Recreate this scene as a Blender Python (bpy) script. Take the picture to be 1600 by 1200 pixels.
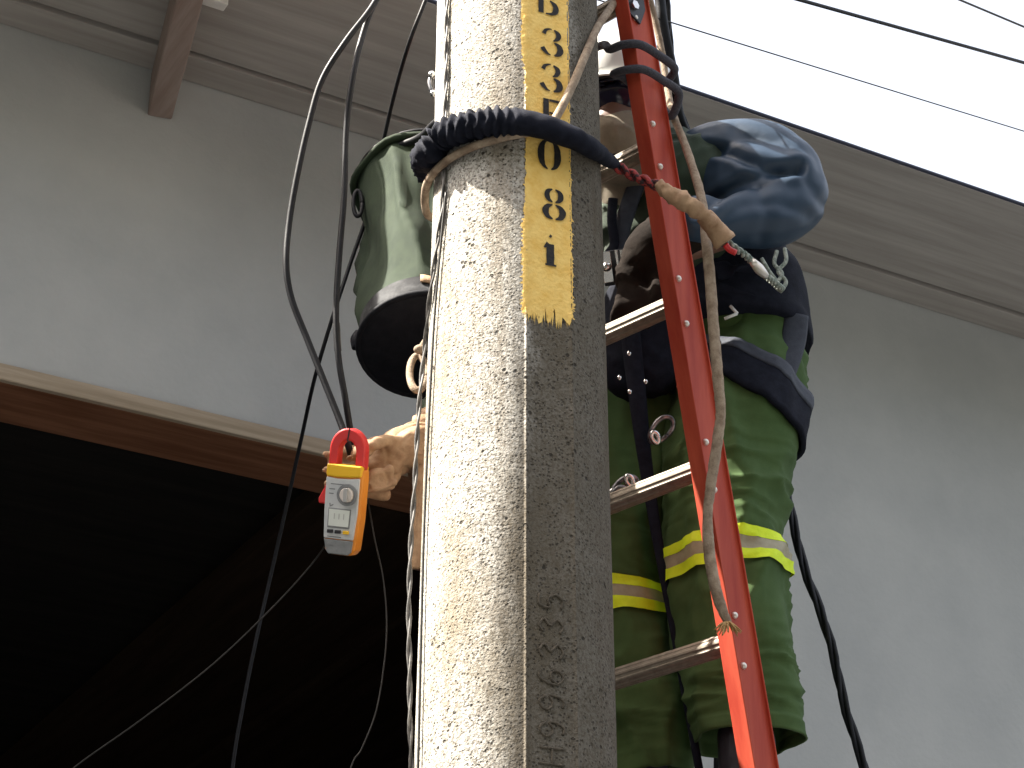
import bpy, bmesh, math, random
from mathutils import Vector, Matrix, noise
random.seed(7)
R_ = math.radians
V = Vector
for o in list(bpy.data.objects): bpy.data.objects.remove(o)
scn = bpy.context.scene
COL = scn.collection

# ------------------------------------------------------------------ camera
TH = R_(27.5); F = 3300.0; CAM = V((0, 0, 1.6))
cd = bpy.data.cameras.new('camera'); cam = bpy.data.objects.new('camera', cd); COL.objects.link(cam)
cam.location = CAM; cam.rotation_euler = (math.pi/2 + TH, 0, 0)
cd.sensor_width = 36; cd.lens = F*36/1600; cd.clip_start = 0.05; cd.clip_end = 2000
scn.camera = cam
# ------------------------------------------------------------------ world, sun, exposure
SUN_PHI = R_(85); SUN_EL = R_(52)
sdir = V((-math.sin(SUN_PHI)*math.cos(SUN_EL), -math.cos(SUN_PHI)*math.cos(SUN_EL), math.sin(SUN_EL)))   # towards the sun
w = bpy.data.worlds.new('World'); scn.world = w; w.use_nodes = True
nt = w.node_tree; bg = nt.nodes['Background']
sky = nt.nodes.new('ShaderNodeTexSky'); sky.sky_type = 'NISHITA'; sky.sun_disc = False
sky.sun_elevation = SUN_EL; sky.sun_rotation = math.atan2(sdir.x, sdir.y)
sky.air_density = 1.0; sky.dust_density = 10.0; sky.ozone_density = 1.0
hz = nt.nodes.new('ShaderNodeMix'); hz.data_type = 'RGBA'; hz.inputs[0].default_value = .5; hz.inputs[7].default_value = (2.75, 2.72, 2.62, 1)   # even white haze over the whole sky
nt.links.new(sky.outputs[0], hz.inputs[6]); nt.links.new(hz.outputs[2], bg.inputs[0]); bg.inputs[1].default_value = 0.14
sl = bpy.data.lights.new('sun', 'SUN'); sl.energy = 5.0; sl.angle = R_(0.53); sl.color = (1, .94, .84)
so = bpy.data.objects.new('sun', sl); COL.objects.link(so); so.rotation_euler = sdir.to_track_quat('Z', 'Y').to_euler()
so.location = (-6, -3, 9)
scn.view_settings.view_transform = 'Standard'; scn.view_settings.look = 'None'
scn.view_settings.gamma = 1; scn.view_settings.use_curve_mapping = False
scn.view_settings.exposure = 2.0
scn.render.resolution_x = 1024; scn.render.resolution_y = 768

# ------------------------------------------------------------------ pixel helpers (a pixel gives a direction, y the distance)
FW = V((0, math.cos(TH), math.sin(TH))); UP = V((0, -math.sin(TH), math.cos(TH))); RT = V((1, 0, 0))
def ray(px, py): return RT*((px-800)/F) + UP*((600-py)/F) + FW
def P(px, py, y):
    d = ray(px, py); return CAM + d*(y/d.y)
def proj(p):
    q = p - CAM; z = q.dot(FW); return (800 + F*q.dot(RT)/z, 600 - F*q.dot(UP)/z)
def pxm(p): return F/((p-CAM).dot(FW))        # pixels per metre at p

# ------------------------------------------------------------------ object helpers
def tag(o, label=None, cat=None, group=None, kind=None):
    if label: o['label'] = label
    if cat: o['category'] = cat
    if group: o['group'] = group
    if kind: o['kind'] = kind
    return o
def empty(name, loc=(0,0,0), rz=0):
    o = bpy.data.objects.new(name, None); COL.objects.link(o); o.location = loc; o.rotation_euler = (0,0,rz)
    o.empty_display_size = .1; return o
def obj(name, vf, m, parent=None, smooth=True, bevel=0, seg=2):
    """vf: (verts, faces) in WORLD coordinates, or in the parent's local ones"""
    me = bpy.data.meshes.new(name); me.from_pydata([tuple(v) for v in vf[0]], [], vf[1]); me.update()
    bm = bmesh.new(); bm.from_mesh(me); bmesh.ops.recalc_face_normals(bm, faces=bm.faces); bm.to_mesh(me); bm.free()
    if smooth:
        me.polygons.foreach_set('use_smooth', [True]*len(me.polygons))
    me.materials.append(m)
    o = bpy.data.objects.new(name, me); COL.objects.link(o)
    if parent: o.parent = parent
    if bevel:
        b = o.modifiers.new('bevel', 'BEVEL'); b.width = bevel; b.segments = seg; b.limit_method = 'ANGLE'; b.angle_limit = R_(40)
    return o
def join(*parts):
    vs, fs = [], []
    for v, f in parts:
        n = len(vs); vs += list(v); fs += [tuple(i+n for i in q) for q in f]
    return vs, fs
def xf(vf, M): return [M @ V(v) for v in vf[0]], vf[1]
def box(a, b):
    x0,y0,z0 = a; x1,y1,z1 = b
    v = [V(q) for q in ((x0,y0,z0),(x1,y0,z0),(x1,y1,z0),(x0,y1,z0),(x0,y0,z1),(x1,y0,z1),(x1,y1,z1),(x0,y1,z1))]
    return v, [(0,3,2,1),(4,5,6,7),(0,1,5,4),(1,2,6,5),(2,3,7,6),(3,0,4,7)]
def prism(poly, z0, z1, sc=1.0):
    n = len(poly); cx = sum(p[0] for p in poly)/n; cy = sum(p[1] for p in poly)/n
    v = [V((x,y,z0)) for x,y in poly] + [V((cx+(x-cx)*sc, cy+(y-cy)*sc, z1)) for x,y in poly]
    return v, [tuple(range(n))[::-1], tuple(range(n,2*n))] + [(i,(i+1)%n,n+(i+1)%n,n+i) for i in range(n)]
def cr(pts, k):
    """Catmull-Rom through points (tuples of floats), k steps per span"""
    pts = [tuple(p) for p in pts]
    if len(pts) < 3: 
        a, b = pts; return [tuple(a[j]+(b[j]-a[j])*i/k for j in range(len(a))) for i in range(k+1)]
    out = []
    e0 = tuple(2*a-b for a,b in zip(pts[0],pts[1])); e1 = tuple(2*a-b for a,b in zip(pts[-1],pts[-2]))
    q = [e0]+pts+[e1]
    for i in range(1, len(q)-2):
        for s in range(k):
            t = s/k
            out.append(tuple(.5*((2*b)+(c-a)*t+(2*a-5*b+4*c-d)*t*t+(-a+3*b-3*c+d)*t**3) for a,b,c,d in zip(q[i-1],q[i],q[i+1],q[i+2])))
    out.append(pts[-1]); return out
def frames(pts):
    T = []
    for i in range(len(pts)):
        a = pts[max(0,i-1)]; b = pts[min(len(pts)-1,i+1)]; T.append((b-a).normalized())
    n = T[0].orthogonal().normalized(); N = []
    for t in T:
        n = (n - t*n.dot(t)); n = n.normalized() if n.length > 1e-6 else t.orthogonal().normalized(); N.append(n.copy())
    return T, N
def tube(path, r, n=8, k=6, jit=None, flat=1.0, side=None, raw=False):
    """round (or flattened) tube along world points; r a number or a list per control point"""
    rs = r if isinstance(r, (list,tuple)) else [r]*len(path)
    c = [tuple(p)+(rr,) for p, rr in zip(path, rs)]
    c = c if raw else cr(c, k)
    pts = [V(q[:3]) for q in c]; rad = [q[3] for q in c]
    T, N = frames(pts); vs, fs = [], []
    for i, p in enumerate(pts):
        a = N[i]
        if side is not None:
            a = (side - T[i]*side.dot(T[i])).normalized()
        b = T[i].cross(a)
        for j in range(n):
            t = 2*math.pi*j/n; rr = rad[i]
            q = p + a*(math.cos(t)*rr) + b*(math.sin(t)*rr*flat)
            if jit: q = q + (q-p).normalized()*jit(q, i/len(pts), t)
            vs.append(q)
    m = len(pts)
    for i in range(m-1):
        for j in range(n):
            fs.append((i*n+j, i*n+(j+1)%n, (i+1)*n+(j+1)%n, (i+1)*n+j))
    fs.append(tuple(range(n))[::-1]); fs.append(tuple((m-1)*n+j for j in range(n)))
    return vs, fs
def twist(path, r, strands, pitch, n=6, k=10):
    c = [V(q) for q in cr(path, k)]
    # resample evenly
    L = [0]
    for i in range(1, len(c)): L.append(L[-1]+(c[i]-c[i-1]).length)
    m = max(8, int(L[-1]/(pitch/8))); pts = []; j = 0
    for i in range(m+1):
        d = L[-1]*i/m
        while j < len(L)-2 and L[j+1] < d: j += 1
        t = (d-L[j])/max(1e-9, L[j+1]-L[j]); pts.append(c[j].lerp(c[j+1], t))
    T, N = frames(pts); out = []
    rs = r*.55 if strands > 1 else r
    for s in range(strands):
        q = []
        for i, p in enumerate(pts):
            a = 2*math.pi*(i/8.0 + s/strands); B = T[i].cross(N[i])
            q.append(p + (N[i]*math.cos(a)+B*math.sin(a))*rs)
        out.append(tube(q, rs*1.0, n, raw=True))
    return join(*out)
def ball(c, r, nu=16, nv=10, M=None):
    c = V(c); r = V((r,r,r)) if isinstance(r,(int,float)) else V(r); vs = []; fs = []
    for i in range(nv+1):
        a = math.pi*i/nv
        for j in range(nu):
            b = 2*math.pi*j/nu
            q = V((r.x*math.sin(a)*math.cos(b), r.y*math.sin(a)*math.sin(b), r.z*math.cos(a)))
            vs.append(c + (M @ q if M else q))
    for i in range(nv):
        for j in range(nu): fs.append((i*nu+j, i*nu+(j+1)%nu, (i+1)*nu+(j+1)%nu, (i+1)*nu+j))
    return vs, fs
def chain(path, rs, n=14, k=6):
    """closed capsule chain for remeshing"""
    vf = tube(path, rs, n, k)
    return join(vf, ball(path[0], rs[0] if isinstance(rs,(list,tuple)) else rs), ball(path[-1], rs[-1] if isinstance(rs,(list,tuple)) else rs))
def loft(rows, side, n=48, k=8, disp=None, cap=True):
    """rows: (x,y,z,rx,ry); section axes: side (horizontal, rx) and tangent x side (ry)"""
    c = cr(rows, k); pts = [V(q[:3]) for q in c]; T, _ = frames(pts); vs, fs = [], []
    m = len(c)
    for i, q in enumerate(c):
        a = (side - T[i]*side.dot(T[i])).normalized(); b = T[i].cross(a)
        for j in range(n):
            t = 2*math.pi*j/n
            d = a*math.cos(t)*q[3] + b*math.sin(t)*q[4]; p = pts[i]+d
            if disp: p = p + d.normalized()*disp(p, i/(m-1), t)
            vs.append(p)
    for i in range(m-1):
        for j in range(n): fs.append((i*n+j, i*n+(j+1)%n, (i+1)*n+(j+1)%n, (i+1)*n+j))
    if cap:
        fs.append(tuple(range(n))[::-1]); fs.append(tuple((m-1)*n+j for j in range(n)))
    return vs, fs
def remesh(name, vf, voxel, m, parent=None, smooth_it=6, disp=None, post=None):
    me = bpy.data.meshes.new(name); me.from_pydata([tuple(v) for v in vf[0]], [], vf[1])
    bm = bmesh.new(); bm.from_mesh(me); bmesh.ops.recalc_face_normals(bm, faces=bm.faces); bm.to_mesh(me); bm.free()
    t = bpy.data.objects.new('tmp', me); COL.objects.link(t)
    md = t.modifiers.new('r', 'REMESH'); md.mode = 'VOXEL'; md.voxel_size = voxel
    if smooth_it:
        s = t.modifiers.new('s', 'SMOOTH'); s.factor = .5; s.iterations = smooth_it
    dg = bpy.context.evaluated_depsgraph_get(); dg.update()
    out = bpy.data.meshes.new_from_object(t.evaluated_get(dg)); out.name = name
    bpy.data.objects.remove(t)
    if disp:
        out.update(); no = [v.normal.copy() for v in out.vertices]
        for v, nn in zip(out.vertices, no): v.co = v.co + nn*disp(v.co)
    out.polygons.foreach_set('use_smooth', [True]*len(out.polygons)); out.materials.clear(); out.materials.append(m); out.update()
    o = bpy.data.objects.new(name, out); COL.objects.link(o)
    if parent: o.parent = parent
    return o
def ridge(p, s, seed=0.0):
    """cloth-like folds in 0..1"""
    q = V((p[0]*s[0]+seed, p[1]*s[1]+seed*1.7, p[2]*s[2]-seed)); w_ = noise.noise(q*.6)*1.2
    return (1-abs(noise.noise(q+V((w_, w_, w_)))))**3

# ------------------------------------------------------------------ materials
def mat(name, c1, c2=None, scale=20, rough=.7, bump=.0, bscale=200, metal=0, detail=6, stretch=(1,1,1), spec=.4, bdist=.003, ramp=(.35,.65), coat=0, sheen=0):
    m = bpy.data.materials.new(name); m.use_nodes = True; t = m.node_tree; N = t.nodes; L = t.links
    b = N['Principled BSDF']; b.inputs['Roughness'].default_value = rough; b.inputs['Metallic'].default_value = metal
    b.inputs['Specular IOR Level'].default_value = spec
    if coat: b.inputs['Coat Weight'].default_value = coat
    if sheen: b.inputs['Sheen Weight'].default_value = sheen; b.inputs['Sheen Roughness'].default_value = .5
    tc = N.new('ShaderNodeTexCoord'); mp = N.new('ShaderNodeMapping'); mp.inputs['Scale'].default_value = stretch
    L.new(tc.outputs['Object'], mp.inputs[0])
    if c2:
        n = N.new('ShaderNodeTexNoise'); n.inputs['Scale'].default_value = scale; n.inputs['Detail'].default_value = detail
        n.inputs['Roughness'].default_value = .62
        L.new(mp.outputs[0], n.inputs[0]); r = N.new('ShaderNodeValToRGB')
        r.color_ramp.elements[0].color = (*c1,1); r.color_ramp.elements[1].color = (*c2,1)
        r.color_ramp.elements[0].position = ramp[0]; r.color_ramp.elements[1].position = ramp[1]
        L.new(n.outputs[0], r.inputs[0]); L.new(r.outputs[0], b.inputs['Base Color'])
    else: b.inputs['Base Color'].default_value = (*c1,1)
    if bump:
        n2 = N.new('ShaderNodeTexNoise'); n2.inputs['Scale'].default_value = bscale; n2.inputs['Detail'].default_value = 5
        L.new(mp.outputs[0], n2.inputs[0]); bp = N.new('ShaderNodeBump'); bp.inputs['Strength'].default_value = bump
        bp.inputs['Distance'].default_value = bdist; L.new(n2.outputs[0], bp.inputs['Height']); L.new(bp.outputs[0], b.inputs['Normal'])
    m['bsdf'] = b.name
    return m

def concrete_mat():
    m = bpy.data.materials.new('pole_concrete'); m.use_nodes = True; t = m.node_tree; N = t.nodes; L = t.links; b = N['Principled BSDF']
    b.inputs['Roughness'].default_value = .9; b.inputs['Specular IOR Level'].default_value = .2
    tc = N.new('ShaderNodeTexCoord'); ob = tc.outputs['Object']
    def noi(scale, det=6, st=None, rough=.6):
        n = N.new('ShaderNodeTexNoise'); n.inputs['Scale'].default_value = scale; n.inputs['Detail'].default_value = det; n.inputs['Roughness'].default_value = rough
        if st:
            mp = N.new('ShaderNodeMapping'); mp.inputs['Scale'].default_value = st; L.new(ob, mp.inputs[0]); L.new(mp.outputs[0], n.inputs[0])
        else: L.new(ob, n.inputs[0])
        return n.outputs[0]
    def rmp(src, lo, hi, a=0, c=1):
        r = N.new('ShaderNodeMapRange'); r.interpolation_type = 'SMOOTHSTEP'
        for i, v in enumerate((lo, hi, a, c)): r.inputs[i+1].default_value = v
        L.new(src, r.inputs[0]); return r.outputs[0]
    def mth(op, a, b_=None):
        n = N.new('ShaderNodeMath'); n.operation = op
        for i, s in enumerate((a, b_)):
            if s is None: continue
            if isinstance(s, (int,float)): n.inputs[i].default_value = s
            else: L.new(s, n.inputs[i])
        return n.outputs[0]
    def mix(f, a, b_):
        n = N.new('ShaderNodeMix'); n.data_type = 'RGBA'
        if isinstance(f,(int,float)): n.inputs[0].default_value = f
        else: L.new(f, n.inputs[0])
        for i, s in ((6,a),(7,b_)):
            if isinstance(s, tuple): n.inputs[i].default_value = (*s,1)
            else: L.new(s, n.inputs[i])
        return n.outputs[2]
    base = mix(rmp(noi(14), .35, .68), (.48,.46,.415), (.62,.60,.555))
    # worn patches, aggregate showing through
    base = mix(mth('MULTIPLY', rmp(noi(190, 4), .46, .60), .66), base, (.14,.12,.09))
    base = mix(mth('MULTIPLY', rmp(noi(16, 6, (1,1,.07), .7), .50, .68), .55), base, (.20,.16,.11))
    base = mix(mth('MULTIPLY', rmp(noi(60, 4), .50, .64), .35), base, (.22,.20,.165))
    base = mix(mth('MULTIPLY', rmp(noi(6, 6, (1,1,.4)), .46, .66), .62), base, (.24,.20,.14))
    # algae plus painted shade: brown-black on right side and flat panel, thicker low down
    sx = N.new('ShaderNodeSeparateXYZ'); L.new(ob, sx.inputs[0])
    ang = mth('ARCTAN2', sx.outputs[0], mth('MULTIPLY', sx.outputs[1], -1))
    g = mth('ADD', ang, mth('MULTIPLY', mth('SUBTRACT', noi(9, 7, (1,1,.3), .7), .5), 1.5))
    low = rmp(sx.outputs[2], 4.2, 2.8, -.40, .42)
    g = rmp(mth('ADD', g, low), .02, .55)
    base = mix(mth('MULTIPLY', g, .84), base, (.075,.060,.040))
    # pits
    vo = N.new('ShaderNodeTexVoronoi'); vo.inputs['Scale'].default_value = 70; L.new(ob, vo.inputs[0])
    dens = rmp(noi(22, 3), .50, .62)
    pit = mth('MULTIPLY', rmp(vo.outputs['Distance'], .30, .16), dens)
    vo2 = N.new('ShaderNodeTexVoronoi'); vo2.inputs['Scale'].default_value = 150; L.new(ob, vo2.inputs[0])
    pit2 = mth('MULTIPLY', rmp(vo2.outputs['Distance'], .34, .18), rmp(noi(40, 3), .40, .52))
    pits = mth('MAXIMUM', pit, mth('MULTIPLY', pit2, .8))
    base = mix(mth('MULTIPLY', pits, .9), base, (.035,.03,.024))
    L.new(base, b.inputs['Base Color'])
    h = mth('SUBTRACT', mth('ADD', mth('MULTIPLY', noi(230, 4), .8), mth('MULTIPLY', noi(45, 4), .7)), mth('MULTIPLY', pits, 1.3))
    bp = N.new('ShaderNodeBump'); bp.inputs['Strength'].default_value = .7; bp.inputs['Distance'].default_value = .006
    L.new(h, bp.inputs['Height']); L.new(bp.outputs[0], b.inputs['Normal'])
    return m

M = {
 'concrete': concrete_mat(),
 'paint': mat('number_paint', (.82,.50,.10), (.92,.63,.18), 45, .6, .5, 160, bdist=.004, ramp=(.3,.6)),
 'stencil': mat('stencil_paint', (.012,.011,.012), (.05,.035,.02), 120, .7, .4, 180, ramp=(.5,.8)),
 'mark': mat('cast_mark', (.05,.042,.03), (.12,.10,.075), 160, .9, .5, 200),
 'plaster': mat('wall_plaster', (.40,.412,.412), (.50,.508,.498), 2.2, .92, .35, 60, bdist=.004, spec=.15, detail=9, ramp=(.3,.7)),
 'soffit': mat('soffit_board', (.32,.295,.27), (.46,.43,.40), 5, .85, .25, 20, stretch=(.35,6,6), spec=.2, detail=9, ramp=(.3,.72)),
 'bracket': mat('bracket_timber', (.27,.20,.17), (.35,.275,.24), 7, .8, .3, 30, stretch=(6,.5,6), spec=.2),
 'lintel': mat('lintel_timber', (.16,.065,.032), (.26,.12,.065), 6, .8, .3, 30, stretch=(.5,6,6), spec=.2),
 'lintel_edge': mat('lintel_edge_wood', (.30,.24,.17), (.45,.37,.28), 9, .85, .3, 30, stretch=(.3,6,6), spec=.2),
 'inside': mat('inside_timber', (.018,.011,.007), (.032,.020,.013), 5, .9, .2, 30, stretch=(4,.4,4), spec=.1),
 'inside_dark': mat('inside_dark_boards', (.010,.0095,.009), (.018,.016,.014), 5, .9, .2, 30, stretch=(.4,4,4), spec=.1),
 'flashing': mat('roof_flashing', (.05,.055,.085), None, rough=.5, metal=.3),
 'whitepl': mat('white_plastic', (.78,.77,.74), (.70,.69,.66), 40, .4),
 'red': mat('ladder_fibreglass', (.34,.030,.013), (.58,.105,.052), 22, .55, .3, 90, stretch=(1,1,.12), spec=.25, detail=12, ramp=(.30,.78), bdist=.001),
 'alu': mat('rung_aluminium', (.22,.19,.15), (.32,.28,.225), 60, .55, .2, 300, metal=.35),
 'steel': mat('bright_steel', (.62,.61,.60), (.75,.74,.72), 60, .25, metal=1),
 'darksteel': mat('dark_steel', (.05,.05,.055), (.3,.3,.31), 90, .3, metal=.9),
 'rivet': mat('rivet_metal', (.78,.72,.64), None, rough=.35, metal=.6),
 'blackpl': mat('black_plastic', (.014,.014,.018), (.026,.026,.03), 60, .45),
 'cable': mat('cable_rubber', (.006,.0065,.009), (.012,.0125,.016), 60, .5, .1, 300, spec=.25),
 'greyrope': mat('grey_rope', (.040,.040,.052), (.075,.072,.085), 220, .8, .6, 400),
 'tanrope': mat('tan_rope', (.22,.155,.105), (.42,.33,.24), 55, .85, .8, 420, bdist=.002),
 'fray': mat('frayed_rope', (.42,.24,.09), (.55,.36,.16), 90, .85, .4, 300),
 'wire': mat('bare_wire', (.07,.068,.066), (.20,.19,.18), 60, .55, metal=.3),
 'thinwire': mat('thin_dark_wire', (.022,.020,.018), None, rough=.5),
 'conduit': mat('galvanised_conduit', (.62,.61,.58), (.74,.73,.70), 30, .4, metal=.4),
 'canvas': mat('green_canvas', (.014,.027,.013), (.025,.041,.020), 30, .88, .5, 700, bdist=.0012),
 'canvas_dark': mat('dark_rubber_base', (.006,.007,.011), (.012,.013,.018), 40, .7, .15, 200, spec=.2),
 'greyband': mat('grey_vinyl', (.012,.013,.016), (.05,.052,.056), 22, .8, .3, 60, ramp=(.45,.6)),
 'leather': mat('tan_leather', (.27,.155,.085), (.45,.295,.175), 26, .75, .6, 120, bdist=.002),
 'leather_shaded': mat('shaded_leather', (.009,.006,.0045), (.017,.012,.009), 20, .9, .5, 120, bdist=.002, spec=.1),  # same glove leather, with deep shade put into its colour
 'trouser': mat('green_drill', (.046,.090,.024), (.066,.118,.036), 14, .9, .5, 900, bdist=.0008, sheen=.0),
 'shirt': mat('dark_green_shirt', (.020,.036,.019), (.034,.055,.03), 18, .9, .4, 800, bdist=.0008, sheen=.2),
 'hivis': mat('fluorescent_tape', (.68,.88,.012), (.76,.95,.02), 60, .6, .4, 250, bdist=.001),
 'reflect': mat('reflective_tape', (.30,.27,.17), (.38,.34,.22), 50, .45, .3, 200, bdist=.001),
 'rubber': mat('blue_rubber', (.021,.042,.074), (.028,.052,.088), 9, .46, .10, 60, spec=.35, bdist=.002),
 'web': mat('navy_webbing', (.006,.0075,.014), (.012,.014,.024), 60, .85, .6, 500, bdist=.001, spec=.15),
 'webgrey': mat('slate_webbing', (.030,.035,.050), (.045,.052,.070), 60, .7, .6, 500, bdist=.001),
 'skin': mat('skin', (.13,.065,.042), (.17,.09,.06), 20, .5),
 'hood': mat('beige_hood', (.20,.17,.125), (.29,.25,.19), 20, .9, .5, 500, bdist=.001),
 'helmet': mat('white_helmet', (.78,.79,.77), None, rough=.3, coat=.2),
 'lens': mat('dark_lens', (.012,.012,.03), None, rough=.12, spec=.6),
 'boot': mat('black_boot', (.016,.016,.024), (.03,.03,.04), 30, .5, .3, 120),
 'orange': mat('meter_orange', (.72,.24,.02), (.78,.28,.03), 40, .45),
 'yellow': mat('meter_yellow', (.85,.50,.02), None, rough=.4),
 'meter_red': mat('meter_red', (.62,.035,.035), None, rough=.35),
 'meter_grey': mat('meter_grey', (.52,.54,.56), (.58,.60,.61), 60, .45),
 'meter_dark': mat('meter_dark_grey', (.18,.19,.20), (.24,.25,.26), 60, .45),
 'lcd': mat('meter_display', (.66,.70,.66), None, rough=.2),
 'dial': mat('meter_dial', (.40,.40,.40), None, rough=.4),
 'lightcap': mat('dial_cap', (.68,.62,.58), None, rough=.4),
 'redcord': mat('red_black_cord', (.03,.012,.014), (.34,.035,.03), 90, .7, .4, 400, ramp=(.46,.54)),
 'greencord': mat('green_grey_cord', (.10,.14,.12), (.42,.45,.40), 160, .8, .4, 400),
 'blocker': mat('blocker_scrub', (.035,.042,.030), (.07,.075,.058), 2, .95, .6, 12, bdist=.05),
 'ground': mat('ground_earth', (.062,.066,.07), (.098,.102,.106), 3, .95, .5, 30, bdist=.02),
}

# ================================================================== SETTING
g = obj('ground', ([V((-300,-300,0)),V((300,-300,0)),V((300,300,0)),V((-300,300,0))], [(0,1,2,3)]), M['ground'], smooth=False)
tag(g, kind='structure')
# added unseen earth mound behind the camera, blocks low sky to darken the wall
tv, tf = [], []; nx = 60
for i in range(nx+1):
    x = -60+120*i/nx
    for y, z in ((-5,-.05),(-5.6,4.5),(-7.2,9),(-10,12),(-18,15),(-40,17)):
        tv.append(V((x, y+.8*noise.noise(V((x*.2,y,1))), max(-.05, z+.7*noise.noise(V((x*.25,y*.3,5)))))))
for i in range(nx):
    for j in range(5): tf.append((i*6+j,(i+1)*6+j,(i+1)*6+j+1,i*6+j+1))
tag(obj('sky_blocker', (tv, tf), M['blocker']), kind='structure')

# ------------------------------------------------------------------ house behind
HA = math.atan2(.491, .871); HD = 4.8
house = empty('house', (0, HD, 0), HA)
tag(house, 'grey plastered house with a wide overhanging eave and a dark opening below', 'house')
HM = Matrix.Translation((0,HD,0)) @ Matrix.Rotation(HA, 4, 'Z'); HI = HM.inverted()
def on_wall(px, py, ly=0.0):
    o = HI @ CAM; d = HI.to_3x3() @ ray(px, py); t = (ly-o.y)/d.y; return o + d*t
def on_z(px, py, z):
    d = ray(px, py); t = (z-CAM.z)/d.z; return HI @ (CAM + d*t)
ZS = on_wall(800, 285).z                        # underside of the eave
ZB = (on_wall(0, 566).z + on_wall(500, 686).z)/2   # underside of the wall over the opening
OV = -on_z(1330, 226, ZS).y                     # overhang of the eave
OV = (OV - on_z(690, 18, ZS).y)/2
XO = on_wall(830, 700).x
print('house', ZS, ZB, OV, XO)
LX0, LX1 = -9.0, 16.0
def lprism_xz(poly, y0, y1):
    n = len(poly); v = [V((x,y0,z)) for x,z in poly]+[V((x,y1,z)) for x,z in poly]
    return v, [tuple(range(n)), tuple(range(n,2*n))[::-1]]+[(i,n+i,n+(i+1)%n,(i+1)%n) for i in range(n)]
obj('wall', lprism_xz([(LX0,ZB),(XO,ZB),(XO,-.05),(LX1,-.05),(LX1,ZS+.1),(LX0,ZS+.1)], 0, .2), M['plaster'], house, False)
obj('soffit', box((LX0,-OV,ZS), (LX1,-.128,ZS+.006)), M['soffit'], house, False)
obj('roof_slab', box((LX0-.05,-OV+.40,ZS+.045), (LX1,4,ZS+.16)), M['inside_dark'], house, False)
obj('eave_board', box((LX0,-OV+.40,ZS+.0065), (LX1,-OV+.43,ZS+.0445)), M['inside_dark'], house, False)
obj('trim_board', box((LX0,-.104,ZS+.001), (LX1,-.003,ZS+.040)), M['soffit'], house, False, .003)
obj('roof_flashing', box((LX0,-OV-.012,ZS-.001), (LX1,-OV-.002,ZS+.007)), M['flashing'], house, False, .003)
# bracket under the eave
bl = on_wall(228, 182); br_ = on_wall(262, 188)
bx = (bl.x+br_.x)/2
bs_ = V((bx+.006, -.002, bl.z+.006)); be_ = on_z(312, -60, bl.z+.006)
bd = (V((be_.x, be_.y, 0)) - V((bs_.x, bs_.y, 0))); BL = min(bd.length, (OV-.06)/abs(bd.y)*bd.length); bd.normalize(); bn_ = V((-bd.y, bd.x, 0))*.030
bvs = []
for z in (bs_.z, ZS-.002):
    bvs += [V((bs_.x, bs_.y, z))+bn_, V((bs_.x, bs_.y, z))-bn_, V((bs_.x, bs_.y, z))+bd*BL-bn_, V((bs_.x, bs_.y, z))+bd*BL+bn_]
obj('bracket', (bvs, [(0,3,2,1),(4,5,6,7),(0,1,5,4),(1,2,6,5),(2,3,7,6),(3,0,4,7)]), M['bracket'], house, False, .004)
cp_ = on_z(332, -2, ZS-.03)
obj('bracket_cap', box((cp_.x-.035,cp_.y-.015,ZS-.045), (cp_.x+.035,cp_.y+.015,ZS-.002)), M['whitepl'], house, False, .003)
# lintel board across the opening
obj('lintel_board', box((LX0,.004,ZB-.045), (XO,.20,ZB-.002)), M['lintel'], house, False, .004)
obj('lintel_edge', box((LX0,-.014,ZB-.047), (XO,.002,ZB-.006)), M['lintel_edge'], house, False, .003)
# the dark room behind the opening
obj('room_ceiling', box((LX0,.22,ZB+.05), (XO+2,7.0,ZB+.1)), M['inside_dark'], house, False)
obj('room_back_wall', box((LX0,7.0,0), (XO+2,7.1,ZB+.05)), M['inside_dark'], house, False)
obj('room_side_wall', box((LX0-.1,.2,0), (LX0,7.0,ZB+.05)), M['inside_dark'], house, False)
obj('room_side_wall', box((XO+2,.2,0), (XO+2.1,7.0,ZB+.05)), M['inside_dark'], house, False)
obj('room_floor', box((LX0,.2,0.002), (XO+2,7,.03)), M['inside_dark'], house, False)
ca = on_z(410, 850, ZB-.02)
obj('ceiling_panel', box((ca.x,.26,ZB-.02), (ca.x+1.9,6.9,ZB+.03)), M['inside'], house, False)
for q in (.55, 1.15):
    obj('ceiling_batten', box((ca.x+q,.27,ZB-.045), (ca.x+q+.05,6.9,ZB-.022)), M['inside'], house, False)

# ================================================================== POLE
PY = 3.28
def pole_x(z): return .0056 + .0044*(z-2.615)
def pole_r(z): return .1575 - .0072*(z-3.3)
PS1, PS2 = R_(6), R_(36)
PM = (PS1+PS2)/2; PH = (PS2-PS1)/2
def pole_surf(psi, z, off=0.0):
    """psi: angle from the camera-facing direction towards the right"""
    r = pole_r(z)
    if PS1 < psi < PS2: r = r*math.cos(PH)/math.cos(psi-PM) - .0012
    for e, eh in ((PS1,.0009), (PS2,.0018)): r += eh*math.exp(-((psi-e)/R_(1.1))**2)
    r += off
    return V((pole_x(z)+r*math.sin(psi), PY-r*math.cos(psi), z))
def pole_pt(px, py, off=0.0):
    d = ray(px, py); z = 3.3
    for _ in range(8):
        r = pole_r(z)+off; cx = pole_x(z)
        a = d.x*d.x+d.y*d.y; b = -2*(d.x*cx+d.y*PY); c = cx*cx+PY*PY-r*r
        D = b*b-4*a*c
        t = (-b-math.sqrt(D))/(2*a) if D > 0 else -b/(2*a)
        z = CAM.z+d.z*t
    return CAM + d*t
pole = empty('utility_pole', (0, PY, 0))
tag(pole, 'weathered round concrete utility pole with yellow number strip', 'pole')
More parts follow.
